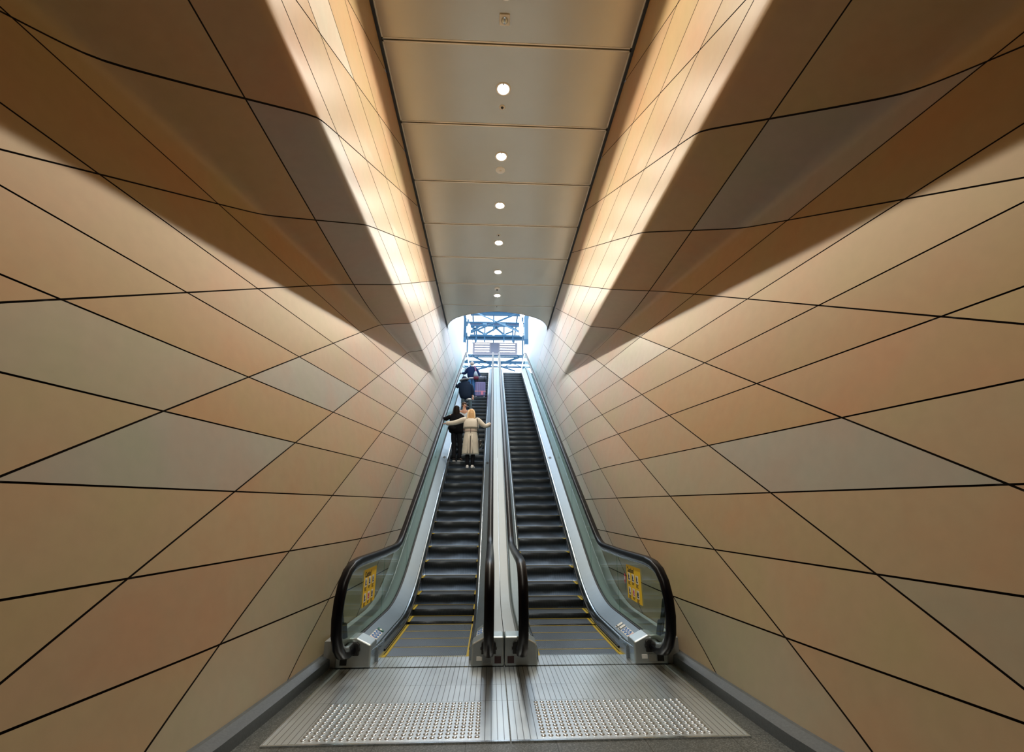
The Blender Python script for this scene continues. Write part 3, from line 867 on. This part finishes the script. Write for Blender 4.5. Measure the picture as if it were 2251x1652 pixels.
tube_truss('roof_truss', 38, [
    ('top_chord', M_hall, [(-7, 14.45, 7, 14.45, .07)]), ('bottom_chord', M_hall, [(-7, 14.1, 7, 14.1, .08)]),
    ('web', M_hall2, [(-2.4 + k * .8, 14.1 + .35 * (k % 2), -1.6 + k * .8, 14.45 - .35 * (k % 2), .04) for k in range(6)])],
    'farthest blue roof truss low between the two handrails')
# columns left and right
for x, D, lab, mm, wd in ((-2.08, 27, 'blue steel column at the left side of the opening', M_hall, .17), (2.02, 27.2, 'pale blue steel column at the right side of the opening', M_hall2, .17)):
    t = empty('steel_column', (x, D, ZT), lab, 'column')
    bm = bmesh.new(); box(bm, -wd, wd, -.03, .03, 3.0, 6.0); box(bm, -wd, -wd + .05, -.15, .15, 3.0, 6.0); box(bm, wd - .05, wd, -.15, .15, 3.0, 6.0); obj('upper_shaft', bm, mm, t)
    bm = bmesh.new(); box(bm, -wd * .9, wd * .9, -.12, .12, 0, 3.0); obj('white_casing', bm, M_white, t, bevel=.01)
    bm = bmesh.new(); box(bm, -wd * 1.05, wd * 1.05, -.16, .16, 2.8, 3.15); obj('collar', bm, M_hall, t)
    bm = bmesh.new()
    for k in range(5): bar(bm, (wd * (1.3 + .12 * k) * (1 if x < 0 else -1), .2, .3), (wd * (1.3 + .12 * k) * (1 if x < 0 else -1), .2, 5.5), .012, 5)
    obj('conduits', bm, M_hall2, t)
# hanging lit tubes
for x, D, z0, z1, r, lab in ((-1.74, 27, 12.5, 13.4, .10, 'slim white hanging lamp by the left column'), (1.64, 27, 12.55, 13.65, .13, 'larger white hanging lamp by the right column'),
                             (1.70, 26.6, 13.75, 14.2, .16, 'round glowing lamp at the top right of the opening'), (-1.78, 26.6, 13.55, 13.95, .14, 'round glowing lamp at the top left of the opening'), (-.15, 30.5, 14.05, 14.35, .12, 'small white lamp at the middle of the roof truss')):
    t = empty('hanging_lamp', (x, D, z1), lab, 'hanging lamp')
    bm = bmesh.new(); h = z1 - z0; lathe(bm, [(.001, -h), (r * .7, -h * .95), (r, -h * .75), (r, -h * .2), (r * .6, -h * .04), (.001, 0)], 16); obj('lit_shade', bm, M_tubelit, t, smooth=True)
    bm = bmesh.new(); bar(bm, (0, 0, 0), (0, 0, 16.13 - z1), .012, 5); obj('rod', bm, M_hall2, t)

# ================================================================== people
M_skin = mat('skin', (.58, .34, .25), .5)
M_skin2 = mat('tanned skin', (.48, .26, .18), .5)
M_blackcloth = mat('black cloth', (.006, .006, .008), .85, spec=.08)
M_blackleg = mat('charcoal leggings', (.012, .013, .017), .7, spec=.08)
M_trench = mat('beige trench cotton', (.64, .60, .53), .8, noise=.12, nscale=7)
M_trench2 = mat('beige belt', (.60, .49, .43), .8)
M_pleat = mat('dark pleat', (.07, .06, .055), .9)
M_blond = mat('blonde hair', (.60, .37, .18), .5, noise=.35, nscale=30)
M_blond2 = mat('pale blonde strands', (.85, .66, .42), .5)
M_brunette = mat('dark hair', (.010, .007, .006), .45, spec=.08)
M_brown = mat('brown hair', (.05, .025, .015), .5)
M_fair = mat('light grey hair', (.45, .38, .33), .6)
M_shoe = mat('white trainer', (.80, .80, .82), .5)
M_shoe2 = mat('black canvas', (.02, .02, .022), .7, spec=.08)
M_navy = mat('navy parka cloth', (.012, .022, .045), .7, spec=.08)
M_navy2 = mat('navy jumper', (.015, .03, .09), .8, spec=.08)
M_fur = mat('grey hood trim', (.22, .24, .27), .9, noise=.4, nscale=40)
M_jeans = mat('blue denim', (.05, .17, .38), .8)
M_jeans2 = mat('grey denim', (.07, .11, .14), .8)
M_shirt = mat('pale blue shirt', (.45, .52, .60), .8)
M_whitecloth = mat('white cloth', (.78, .78, .80), .8)
M_leather = mat('black leather', (.01, .01, .012), .35)
M_lilac = mat('lilac suitcase shell', (.25, .21, .42), .4)
M_lilac2 = mat('grey suitcase seams', (.12, .11, .16), .5)
M_duffel = mat('grey duffel cloth', (.07, .08, .11), .6)
M_pinktag = mat('pink luggage strap', (.80, .35, .42), .5)
M_bagcloth = mat('patterned cloth bag', (.35, .42, .48), .8, noise=.6, nscale=30)
M_burg = mat('burgundy cloth', (.12, .01, .03), .8)
M_eye = mat('eye white', (.7, .7, .7), .3)
M_lip_ = mat('lips', (.40, .12, .10), .5)

def skin(name, pts, edges, m, parent, sub_=1, root=0):
    """connected skeleton with a radius per joint grown into one surface"""
    keys = list(pts); me = bpy.data.meshes.new(name)
    me.from_pydata([pts[k][:3] for k in keys], [(keys.index(a), keys.index(b)) for a, b in edges], [])
    o = bpy.data.objects.new(name, me); link(o, parent); me.materials.append(m)
    md = o.modifiers.new('skin', 'SKIN'); md.use_smooth_shade = True; md.branch_smoothing = .6
    for i, k in enumerate(keys):
        r = pts[k][3]; r2 = pts[k][4] if len(pts[k]) > 4 else r
        v = me.skin_vertices[0].data[i]; v.radius = (r, r2); v.use_root = (i == root)
    if sub_: sub(o, sub_)
    return o

def mix3(a, b, t): return tuple(a[i] + (b[i] - a[i]) * t for i in range(3))

def hand_pts(P, E_, side, wrist, dirv, curl, up=(0, 0, 1)):
    """palm and five separate fingers; dirv = finger direction, curl = where they bend to"""
    d = Vector(dirv).normalized(); c = Vector(curl).normalized(); w = d.cross(c).normalized() * (1 if side == 'L' else -1)
    wv = Vector(wrist)
    P['palm' + side] = (*(wv + d * .045), .026, .018); E_.append(('wr' + side, 'palm' + side))
    for i, (o_, ln) in enumerate(((-.028, .066), (-.010, .076), (.010, .072), (.027, .056))):
        k = wv + d * .082 + w * o_; t1 = k + d * ln * .45 + c * ln * .15; t2 = t1 + d * ln * .15 + c * ln * .45
        a, b, e = 'k%d%s' % (i, side), 'm%d%s' % (i, side), 't%d%s' % (i, side)
        P[a] = (*k, .0095); P[b] = (*t1, .0085); P[e] = (*t2, .007)
        E_ += [('palm' + side, a), (a, b), (b, e)]
    th = wv + d * .03 - w * .035; t2 = th + d * .035 - w * .018 + c * .012
    P['th' + side] = (*th, .011); P['tt' + side] = (*t2, .009); E_ += [('palm' + side, 'th' + side), ('th' + side, 'tt' + side)]

def body(parent, J, skinmat, scale=1.0):
    """J: joints in metres with the feet at z=0; the figure looks along +y"""
    P, E_ = {}, []
    P['pelvis'] = (*J['pelvis'], .125, .095); P['waist'] = (*J['waist'], .105, .08); P['chest'] = (*J['chest'], .135, .095)
    P['neck'] = (*J['neck'], .048); P['head'] = (*J['head'], .073, .085); P['crown'] = (*J['crown'], .062, .072)
    E_ += [('pelvis', 'waist'), ('waist', 'chest'), ('chest', 'neck'), ('neck', 'head'), ('head', 'crown')]
    f = Vector(J.get('face', (0, 1, 0))).normalized(); h = Vector(J['head'])
    P['nose'] = (*(h + f * .098 + Vector((0, 0, -.012))), .010); E_.append(('head', 'nose'))
    for s in 'LR':
        for n, r in (('sh', .055), ('el', .040), ('wr', .027)): P[n + s] = (*J[n + s], r)
        E_ += [('chest', 'sh' + s), ('sh' + s, 'el' + s), ('el' + s, 'wr' + s)]
        for n, r in (('hip', .085), ('kn', .058), ('an', .040), ('toe', .032)): P[n + s] = (*J[n + s], r)
        E_ += [('pelvis', 'hip' + s), ('hip' + s, 'kn' + s), ('kn' + s, 'an' + s), ('an' + s, 'toe' + s)]
        dv = J.get('hd' + s, tuple(Vector(J['wr' + s]) - Vector(J['el' + s]))); cu = J.get('cu' + s, (0, 0, -1))
        hand_pts(P, E_, s, J['wr' + s], dv, cu)
    b = skin('body', P, E_, skinmat, parent)
    # face
    side = f.cross(Vector((0, 0, 1))).normalized()
    for q in (-1, 1):
        bm = bmesh.new(); bmesh.ops.create_uvsphere(bm, u_segments=10, v_segments=8, radius=.011)
        e = obj('eye', bm, M_eye, b, smooth=True); e.location = h + f * .078 + side * q * .030 + Vector((0, 0, .018))
        bm = bmesh.new(); bmesh.ops.create_uvsphere(bm, u_segments=10, v_segments=8, radius=.0075)
        e = obj('iris', bm, M_brunette, b, smooth=True); e.location = h + f * .084 + side * q * .030 + Vector((0, 0, .018))
        bm = bmesh.new(); loft(bm, [(0, 0, -.028, .004, .008), (0, 0, 0, .008, .016), (0, 0, .026, .006, .014)], 8)
        e = obj('ear', bm, skinmat, b, smooth=True); e.location = h + side * q * .078; e.rotation_euler = (0, 0, math.atan2(side.y, side.x))
    bm = bmesh.new(); bmesh.ops.create_uvsphere(bm, u_segments=10, v_segments=6, radius=.02)
    e = obj('mouth', bm, M_lip_, b, smooth=True); e.scale = (1, .5, .32); e.location = h + f * .080 + Vector((0, 0, -.045)); e.rotation_euler = (0, 0, math.atan2(side.y, side.x))
    return b

def hair(parent, J, m, length, width=.10, fr=None, back=-.03, name='hair', extra=None):
    h = Vector(J['head']); bm = bmesh.new()
    f = Vector(J.get('face', (0, 1, 0))).normalized(); o_ = h - f * .018
    R_ = [(o_.x, o_.y, h.z + .135, .02, .02), (o_.x, o_.y, h.z + .125, .055, .062), (o_.x, o_.y, h.z + .09, .086, .095), (o_.x, o_.y, h.z + .04, .098, .104)]
    b_ = o_ - f * .03
    if length > .1:
        n = 5
        for i in range(n):
            t = (i + 1) / n; z = h.z + .02 - t * length
            R_.append((b_.x, b_.y - .0, z, .098 + (width - .098) * t if i < n - 1 else width * .72, .088 - .03 * t))
    else:
        R_ += [(b_.x, b_.y, h.z, .088, .082), (b_.x, b_.y, h.z - .05, .07, .062)]
    loft(bm, R_, 16); o = obj(name, bm, m, parent, smooth=True); sub(o, 1); return o

def shoe(parent, J, s, m, sole=None):
    a = Vector(J['an' + s]); t = Vector(J['toe' + s]); d = (t - a); d.z = 0; d.normalize()
    bm = bmesh.new(); c = Vector((a.x, a.y, 0)); R_ = []
    for (u, z0, z1, w_) in ((-.055, .0, .07, .028), (-.045, .0, .095, .04), (0, .0, .105, .043), (.06, .0, .085, .045), (.12, .0, .06, .05), (.17, .0, .048, .046), (.205, .0, .03, .028)):
        p = c + d * u; n = Vector((-d.y, d.x, 0)); zb = min(J['an' + s][2], J['toe' + s][2]) * 0
        base = J.get('floor' + s, 0.0)
        R_.append([bm.verts.new((p + n * w_ * k + Vector((0, 0, base + z)))) for k, z in ((-1, z0), (1, z0), (1, z1 * .6), (.45, z1), (-.45, z1), (-1, z1 * .6))])
    for p, q in zip(R_, R_[1:]):
        for i in range(6): bm.faces.new((p[i], p[(i+1) % 6], q[(i+1) % 6], q[i]))
    bm.faces.new(R_[0]); bm.faces.new(R_[-1][::-1])
    o = obj('shoe', bm, m, parent, smooth=True); sub(o, 1)
    if sole:
        bm = bmesh.new(); base = J.get('floor' + s, 0.0)
        pts = []
        for (u, w_) in ((-.06, .03), (-.02, .043), (.08, .048), (.15, .052), (.205, .036)): pts.append((u, w_))
        pl = [c + d * u + Vector((-d.y, d.x, 0)) * w_ for u, w_ in pts] + [c + d * u - Vector((-d.y, d.x, 0)) * w_ for u, w_ in pts[::-1]]
        prism(bm, [(p.x, p.y) for p in pl], 'z', base + .001, base + .028); obj('sole', bm, sole, o)
    return o

def trousers(parent, J, m, r=1.0, name='trousers', low='an'):
    P, E_ = {}, []
    P['pelvis'] = (*J['pelvis'], .150 * r, .115 * r); P['waist'] = (*mix3(J['pelvis'], J['waist'], .7), .135 * r, .10 * r); E_.append(('pelvis', 'waist'))
    for s in 'LR':
        P['hip' + s] = (*J['hip' + s], .100 * r); P['kn' + s] = (*J['kn' + s], .070 * r); P['an' + s] = (*mix3(J['an' + s], J['kn' + s], -.03), .056 * r)
        E_ += [('pelvis', 'hip' + s), ('hip' + s, 'kn' + s), ('kn' + s, 'an' + s)]
    return skin(name, P, E_, m, parent)

def top(parent, J, m, name='jumper', r=1.0, hem=.0, wide=1.0):
    P, E_ = {}, []
    P['hem'] = (*Vector(J['pelvis']) + Vector((0, 0, hem)), .150 * r * wide, .120 * r * wide)
    P['waist'] = (*J['waist'], .135 * r * wide, .11 * r); P['chest'] = (*J['chest'], .158 * r, .118 * r); P['col'] = (*mix3(J['chest'], J['neck'], .72), .075, .070)
    E_ += [('hem', 'waist'), ('waist', 'chest'), ('chest', 'col')]
    for s in 'LR':
        P['sh' + s] = (*J['sh' + s], .078 * r); P['el' + s] = (*J['el' + s], .062 * r); P['wr' + s] = (*mix3(J['wr' + s], J['el' + s], .06), .046 * r)
        E_ += [('chest', 'sh' + s), ('sh' + s, 'el' + s), ('el' + s, 'wr' + s)]
    P = {k: (v[:3] + v[3:]) if not isinstance(v[0], Vector) else v for k, v in P.items()}
    return skin(name, P, E_, m, parent)

def person(x, D, zfoot, label, rz=0.0):
    return empty('person', (x, D, zfoot), label, 'person')

def std(h=1.7, dx=0.0, lean=0.0):
    k = h / 1.7
    def p(x, y, z): return (x * k + dx * z * k, y * k + lean * z * k, z * k)
    J = dict(pelvis=p(0, 0, .93), waist=p(0, 0, 1.07), chest=p(0, 0, 1.27), neck=p(0, .0, 1.43), head=p(0, .01, 1.54), crown=p(0, .005, 1.615))
    for s, q in (('L', -1), ('R', 1)):
        J['sh' + s] = p(q * .17, 0, 1.37); J['hip' + s] = p(q * .085, 0, .86); J['kn' + s] = (q * .095 * k, .01, .48 * k); J['an' + s] = (q * .095 * k, -.02, .085); J['toe' + s] = (q * .10 * k, .11, .04)
        J['el' + s] = p(q * .24, -.02, 1.10); J['wr' + s] = p(q * .25, .08, .86)
    return J

def stepz(first, k):
    D = first + .4 * k
    return D, hline(D)

LF = 12.756 - .4 * 17          # phase of the left steps
def lstep(D):
    k = math.floor((D - LF) / .4); d = LF + .4 * k; return d, hline(d) - .003

# --- blonde woman in the trench coat, arms spread to both handrails
dS, zS = lstep(12.80)
px_ = -.77
Pn = person(px_, dS + .12, zS, 'blonde woman in a beige trench coat seen from behind, arms spread to both handrails')
J = std(1.74)
hl = 1.15 + (-.0)             # handrail height above the step edge line
hz = hl + .045 + .12 * SL
J['shL'] = (-.185, 0, 1.40); J['elL'] = (-.47, .04, 1.30); J['wrL'] = (-.745, .10, hz + .03); J['hdL'] = (-1, .25, -.1)
J['shR'] = (.185, 0, 1.39); J['elR'] = (.40, -.02, 1.18); J['wrR'] = (.555, .12, hz + .03); J['hdR'] = (.55, .8, .1)
J['anL'] = (-.075, -.03, .085); J['toeL'] = (-.085, .10, .04); J['anR'] = (.065, -.04, .085); J['toeR'] = (.10, .09, .04)
J['knL'] = (-.085, 0, .48); J['knR'] = (.08, 0, .48)
body(Pn, J, M_skin)
trousers(Pn, J, M_blackleg, .95)
shoe(Pn, J, 'L', M_shoe); shoe(Pn, J, 'R', M_shoe)
bm = bmesh.new()
loft(bm, [(0, 0, 1.50, .062, .06), (0, -.005, 1.455, .085, .08), (0, 0, 1.42, .165, .10), (0, 0, 1.36, .205, .125), (0, -.01, 1.22, .205, .14), (0, -.005, 1.08, .178, .13), (0, 0, 1.02, .172, .125), (0, -.005, .92, .205, .15), (0, -.005, .75, .222, .165), (0, 0, .58, .235, .175), (0, .005, .42, .25, .185), (0, .005, .385, .252, .187), (0, .0, .384, .20, .14)], 20)
coat = obj('trench_coat', bm, M_trench, Pn, smooth=True); sub(coat, 1)
for s in 'LR':
    a, b_, c_ = J['sh' + s], J['el' + s], J['wr' + s]; q = -1 if s == 'L' else 1
    bm = bmesh.new(); m1 = mix3(a, b_, .5); m2 = mix3(b_, c_, .5)
    tube(bm, [(a[0] - q * .06, a[1], a[2] - .01, .09), (*a, .088), (*m1, .076), (*b_, .068), (*m2, .067), (*mix3(b_, c_, .88), .064), (*mix3(b_, c_, .95), .054)], 12)
    sl = obj('sleeve', bm, M_trench, coat, smooth=True); sub(sl, 1)
    bm = bmesh.new(); k1, k2 = mix3(b_, c_, .70), mix3(b_, c_, .76); tube(bm, [(*k1, .069), (*k2, .068)], 12); obj('cuff_strap', bm, M_trench2, coat, smooth=True)
bm = bmesh.new(); loft(bm, [(0, -.02, 1.40, .15, .115), (0, -.022, 1.30, .213, .142), (0, -.025, 1.17, .222, .158), (0, -.022, 1.135, .222, .156), (0, -.01, 1.134, .19, .12)], 20); obj('storm_flap', bm, M_trench, coat, smooth=True)
bm = bmesh.new(); loft(bm, [(0, -.002, 1.085, .181, .136), (0, -.002, 1.03, .181, .136)], 20); obj('belt', bm, M_trench2, coat, smooth=True)
bm = bmesh.new(); box(bm, -.006, .006, -.147, -.125, .98, 1.12); obj('belt_knot', bm, M_pleat, coat)
bm = bmesh.new(); tube(bm, [(0, -.155, .90, .010, .006), (0, -.172, .75, .012, .006), (0, -.182, .58, .013, .006), (0, -.188, .40, .013, .006)], 8); obj('back_vent', bm, M_pleat, coat)
for q in (-1, 1):
    bm = bmesh.new(); tube(bm, [(q * .05, -.150, .95, .012), (q * .06, -.168, .75, .014), (q * .065, -.180, .55, .016), (q * .07, -.185, .40, .017)], 8); obj('pleat_fold', bm, M_trench, coat, smooth=True)
hair(Pn, J, M_blond, .26, .115)
bm = bmesh.new(); h = J['head']
for q in (-1, 1): tube(bm, [(q * .06, -.075, h[2] + .09, .02), (q * .092, -.075, h[2] + .0, .022), (q * .105, -.08, h[2] - .12, .022), (q * .095, -.085, h[2] - .22, .014)], 8)
obj('hair_highlights', bm, M_blond2, Pn, smooth=True)
t = empty('shoulder_bag', (px_ + .27, dS + .08, zS + .72), 'small black leather bag hanging at the right hip of the blonde woman', 'handbag')
bm = bmesh.new(); box(bm, -.03, .06, -.12, .12, -.16, .06); obj('bag_body', bm, M_leather, t, bevel=.03, seg=3)
bm = bmesh.new(); bar(bm, (-.01, -.04, .05), (-.07, -.13, .35), .009, 6); bar(bm, (-.07, -.13, .35), (-.085, -.12, .66), .009, 6); bar(bm, (-.085, -.12, .66), (-.09, .03, .72), .009, 6); obj('strap', bm, M_leather, t)
bm = bmesh.new(); bar(bm, (.0, -.125, -.12), (.05, -.13, -.04), .009, 6); obj('silver_trim', bm, M_chrome, t)

# --- dark haired woman in black
dS, zS = lstep(13.2)
Pn = person(-1.19, dS + .14, zS, 'woman with long dark hair dressed all in black, left hand on the left handrail')
J = std(1.70, dx=-.03)
J['elL'] = (-.36, .0, 1.25); J['wrL'] = (-.42, .02, 1.22); J['wrL'] = (-.43, .10, hz + .05); J['hdL'] = (-.1, 1, -.1)
J['shL'] = (-.21, 0, 1.37); J['shR'] = (.14, 0, 1.36); J['elR'] = (.20, .10, 1.12); J['wrR'] = (.16, .30, 1.06)
J['anL'] = (-.07, -.03, .085); J['anR'] = (.09, -.04, .085); J['toeL'] = (-.075, .10, .04); J['toeR'] = (.16, .07, .04); J['knL'] = (-.085, .0, .47); J['knR'] = (.09, 0, .47)
body(Pn, J, M_skin); trousers(Pn, J, M_blackleg, 1.02)
top(Pn, J, M_blackcloth, 'jumper', 1.12, -.08, 1.12)
bm = bmesh.new(); loft(bm, [(-.04, 0, 1.46, .06, .06), (-.04, 0, 1.41, .17, .10), (-.035, 0, 1.34, .215, .125), (-.03, -.005, 1.18, .215, .14), (-.03, -.005, 1.02, .20, .14), (-.02, 0, .88, .205, .145), (-.015, 0, .80, .195, .14)], 18); sub(obj('loose_top', bm, M_blackcloth, Pn, smooth=True), 1)
bm = bmesh.new(); tube(bm, [(-.10, -.08, 1.02, .14, .08), (-.16, -.08, .92, .13, .07), (-.19, -.06, .84, .05, .04)], 10); obj('jacket_hem', bm, M_blackcloth, Pn, smooth=True)
shoe(Pn, J, 'L', M_shoe2, M_shoe); shoe(Pn, J, 'R', M_shoe2, M_shoe)
hair(Pn, J, M_brunette, .40, .12)

# --- person looking back down
dS, zS = lstep(13.6)
Pn = person(-1.03, dS + .18, zS, 'dark haired person in a pale shirt turned round to face down the escalator')
J = std(1.70)
J['face'] = (.45, -1, -.05)
for s_ in 'LR': J['toe' + s_] = (J['an' + s_][0], -.13, .04)
J['elR'] = (.21, .04, 1.10); J['wrR'] = (.17, .10, .90); J['elL'] = (-.22, .05, 1.08); J['wrL'] = (-.2, .12, .88)
body(Pn, J, M_skin2); trousers(Pn, J, M_jeans2, .85); top(Pn, J, M_shirt, 'shirt', .95)
shoe(Pn, J, 'L', M_shoe); shoe(Pn, J, 'R', M_shoe)
h = J['head']; f_ = Vector(J['face']).normalized(); bm = bmesh.new()
loft(bm, [(h[0] - f_.x * .03, h[1] - f_.y * .03, h[2] + .135, .02, .02), (h[0] - f_.x * .03, h[1] - f_.y * .03, h[2] + .12, .06, .06), (h[0] - f_.x * .03, h[1] - f_.y * .03, h[2] + .08, .088, .09), (h[0] - f_.x * .045, h[1] - f_.y * .045, h[2] + .03, .084, .08), (h[0] - f_.x * .055, h[1] - f_.y * .055, h[2] - .04, .06, .055)], 14)
sub(obj('hair', bm, M_brown, Pn, smooth=True), 1)

# --- person in the hooded navy parka
dS, zS = lstep(16.95)
Pn = person(-1.20, dS + .14, zS, 'person in a dark navy hooded parka leaning on the left handrail')
J = std(1.66)
sh = -.07
for k_ in ('waist', 'chest', 'neck', 'head', 'crown', 'shL', 'shR'):
    v = J[k_]; J[k_] = (v[0] + sh, v[1] + .10 * (v[2] - .9), v[2])
J['elL'] = (-.33, .05, 1.18); J['wrL'] = (-.42, .12, hz + .05); J['hdL'] = (-.1, 1, 0); J['elR'] = (.24, .06, 1.08); J['wrR'] = (.27, .02, .84)
J['knR'] = (.20, .0, .47); J['anR'] = (.22, -.02, .085); J['toeR'] = (.23, .11, .04); J['hipR'] = (.12, 0, .86)
body(Pn, J, M_skin); trousers(Pn, J, M_jeans2, 1.0)
pk = top(Pn, J, M_navy, 'parka', 1.25, -.22, 1.05)
bm = bmesh.new(); loft(bm, [(-.045, .05, 1.45, .09, .09), (-.04, .045, 1.38, .19, .13), (-.035, .035, 1.28, .245, .165), (-.03, .02, 1.10, .255, .18), (-.02, .01, .95, .25, .18), (.0, 0, .80, .235, .175), (.03, 0, .68, .19, .15)], 18); sub(obj('parka_body', bm, M_navy, pk, smooth=True), 1)
for q_, pts_ in ((-1, [(-.24, .04, 1.34, .085), (-.32, .06, 1.18, .085), (-.40, .11, hz + .06, .06)]), (1, [(.17, .04, 1.33, .085), (.25, .05, 1.10, .085), (.28, .03, .90, .062)])):
    bm = bmesh.new(); tube(bm, pts_, 10); sub(obj('sleeve', bm, M_navy, pk, smooth=True), 1)
v = J['head']; bm = bmesh.new()
loft(bm, [(v[0], v[1] - .01, v[2] + .13, .03, .03), (v[0], v[1] - .01, v[2] + .115, .08, .08), (v[0], v[1] - .02, v[2] + .05, .115, .115), (v[0], v[1] - .03, v[2] - .05, .12, .12), (v[0], v[1] - .04, v[2] - .14, .14, .13), (v[0], v[1] - .05, v[2] - .2, .10, .09)], 16)
sub(obj('hood', bm, M_navy, pk, smooth=True), 1)
bm = bmesh.new(); pts = [(v[0] + .155 * cos(a), v[1] - .03 + .13 * sin(a), v[2] - .02 + .035 * cos(a), .036) for a in [2 * pi * i / 16 for i in range(17)]]
tube(bm, pts, 8); obj('fur_trim', bm, M_fur, pk, smooth=True)
bm = bmesh.new(); loft(bm, [(.12, -.01, .72, .10, .10), (.14, -.01, .66, .105, .10)], 12); obj('shirt_tail', bm, M_whitecloth, Pn, smooth=True)
shoe(Pn, J, 'L', M_shoe); shoe(Pn, J, 'R', M_shoe)

# --- person at the top in the navy jumper and jeans
dS, zS = lstep(19.45)
Pn = person(-1.10, dS + .16, zS, 'person in a navy jumper and blue jeans at the top, hand on the luggage')
J = std(1.70)
J['elR'] = (.30, -.02, 1.10); J['wrR'] = (.40, -.06, .90); J['hdR'] = (.3, -.4, -.6); J['elL'] = (-.30, .08, 1.12); J['wrL'] = (-.46, .16, 1.18); J['hdL'] = (-.6, .8, 0)
body(Pn, J, M_skin); trousers(Pn, J, M_jeans, 1.05)
top(Pn, J, M_navy2, 'jumper', 1.15, -.02, 1.1)
bm = bmesh.new(); loft(bm, [(0, 0, 1.44, .09, .08), (0, 0, 1.40, .18, .115), (0, 0, 1.30, .225, .14), (0, 0, 1.10, .22, .15), (0, 0, .92, .195, .14), (0, 0, .88, .175, .13)], 18); sub(obj('jumper_body', bm, M_navy2, Pn, smooth=True), 1)
bm = bmesh.new(); loft(bm, [(0, 0, .90, .17, .13), (0, 0, .84, .172, .132)], 16); obj('shirt_hem', bm, M_whitecloth, Pn, smooth=True)
bm = bmesh.new(); tube(bm, [(-.05, -.09, 1.43, .02), (.02, -.11, 1.43, .03), (.08, -.07, 1.42, .02)], 8); obj('collar', bm, M_whitecloth, Pn, smooth=True)
shoe(Pn, J, 'L', M_shoe); shoe(Pn, J, 'R', M_shoe)
hair(Pn, J, M_fair, .06)
t = empty('tote_bag', (-1.10 + .17, dS + .0, zS + .96), 'pale patterned tote bag with a burgundy base on the back of the person in navy', 'bag')
bm = bmesh.new(); loft(bm, [(0, 0, .20, .04, .03), (.01, 0, .08, .09, .05), (.03, 0, -.05, .11, .06)], 12); obj('bag_body', bm, M_bagcloth, t, smooth=True)
bm = bmesh.new(); loft(bm, [(.03, 0, -.05, .112, .062), (.03, 0, -.15, .12, .065), (.03, 0, -.18, .09, .05)], 12); obj('bag_base', bm, M_burg, t, smooth=True)
bm = bmesh.new(); bar(bm, (0, 0, .19), (-.06, -.02, .46), .012, 6); bar(bm, (.03, 0, .15), (-.02, -.02, .46), .012, 6); obj('handles', bm, mat('pink strap', (.5, .2, .35), .6), t)

# --- suitcase with duffel on top, standing on the steps
dS, zS = lstep(19.45)
cx_, cy_ = -.71, dS + .17
t = empty('suitcase', (cx_, cy_, zS), 'lilac hard-shell suitcase with a pink strap standing on the left escalator', 'suitcase')
bm = bmesh.new(); box(bm, -.23, .23, -.13, .13, .05, .70); obj('shell', bm, M_lilac, t, bevel=.045, seg=3)
for k in range(5):
    bm = bmesh.new(); x = -.16 + k * .08; box(bm, x - .006, x + .006, -.136, .136, .12, .64); obj('shell_rib', bm, M_lilac2, t)
bm = bmesh.new(); box(bm, -.236, .236, -.136, .136, .24, .285); obj('luggage_strap', bm, M_pinktag, t)
bm = bmesh.new(); box(bm, .03, .14, -.15, -.137, .10, .26); obj('luggage_tag', bm, mat('rose tag', (.85, .25, .35), .5), t)
for x in (-.18, .18):
    for y in (-.09, .09):
        bm = bmesh.new(); bar(bm, (x - .018, y, .028), (x + .018, y, .028), .028, 12); obj('wheel', bm, M_whitecloth, t)
        bm = bmesh.new(); box(bm, x - .02, x + .02, y - .02, y + .02, .045, .07); obj('wheel_housing', bm, M_black, t)
bm = bmesh.new(); bar(bm, (-.10, .11, .70), (-.10, .11, .95), .010, 6); bar(bm, (.10, .11, .70), (.10, .11, .95), .010, 6); bar(bm, (-.10, .11, .95), (.10, .11, .95), .014, 6); obj('pull_handle', bm, M_steel, t)
t = empty('duffel_bag', (cx_ + .02, cy_ - .055, zS + .705), 'dark grey duffel bag lying on top of the lilac suitcase', 'bag')
bm = bmesh.new()
tube(bm, [(-.25, 0, .135, .08), (-.235, 0, .135, .125), (-.15, 0, .137, .136), (.15, 0, .137, .136), (.235, 0, .135, .125), (.25, 0, .135, .08)], 16); obj('bag_body', bm, M_duffel, t, smooth=True)
for x in (-.15, .15):
    bm = bmesh.new(); tube(bm, [(x - .015, 0, .137, .1385), (x + .015, 0, .137, .1385)], 16); obj('bag_strap', bm, M_black, t, smooth=True)
bm = bmesh.new(); lathe(bm, [(.0005, 0), (.03, 0), (.03, .006)], 12); bd = obj('round_badge', bm, M_signwhite, t); bd.location = (0, -.10, .235); bd.rotation_euler = (radians(50), 0, 0)

# tall posts carrying the beams and trusses of the hall, out to the sides
for D in (28, 31, 31.6, 33, 34, 38):
    for x, sd in ((-6.4, 'left'), (6.4, 'right')):
        t = empty('hall_post', (x, D, ZT - .01), 'blue steel post on the far %s of the upper hall, carrying a roof beam' % sd, 'post', 'side posts of the upper hall')
        bm = bmesh.new(); box(bm, -.1, .1, -.1, .1, 0, 7.3 if D != 34 else 4.7); obj('shaft', bm, M_hall, t)
        bm = bmesh.new(); box(bm, -.18, .18, -.18, .18, 0, .03); obj('base_plate', bm, M_hall, t)
for x, sd in ((-1.75, 'left'), (1.67, 'right'), (-.15, 'middle')):
    t = empty('roof_rail', (x, 32, 16.12), 'long steel roof rail above the %s of the opening, holding the hanging lamps' % sd, 'rail')
    bm = bmesh.new(); box(bm, -.05, .05, -5.6, 6.2, 0, .12); obj('rail', bm, M_hall, t)
    bm = bmesh.new(); box(bm, -.02, .02, .38, .42, -2.0, 0); obj('duct_hanger', bm, M_hall, t)
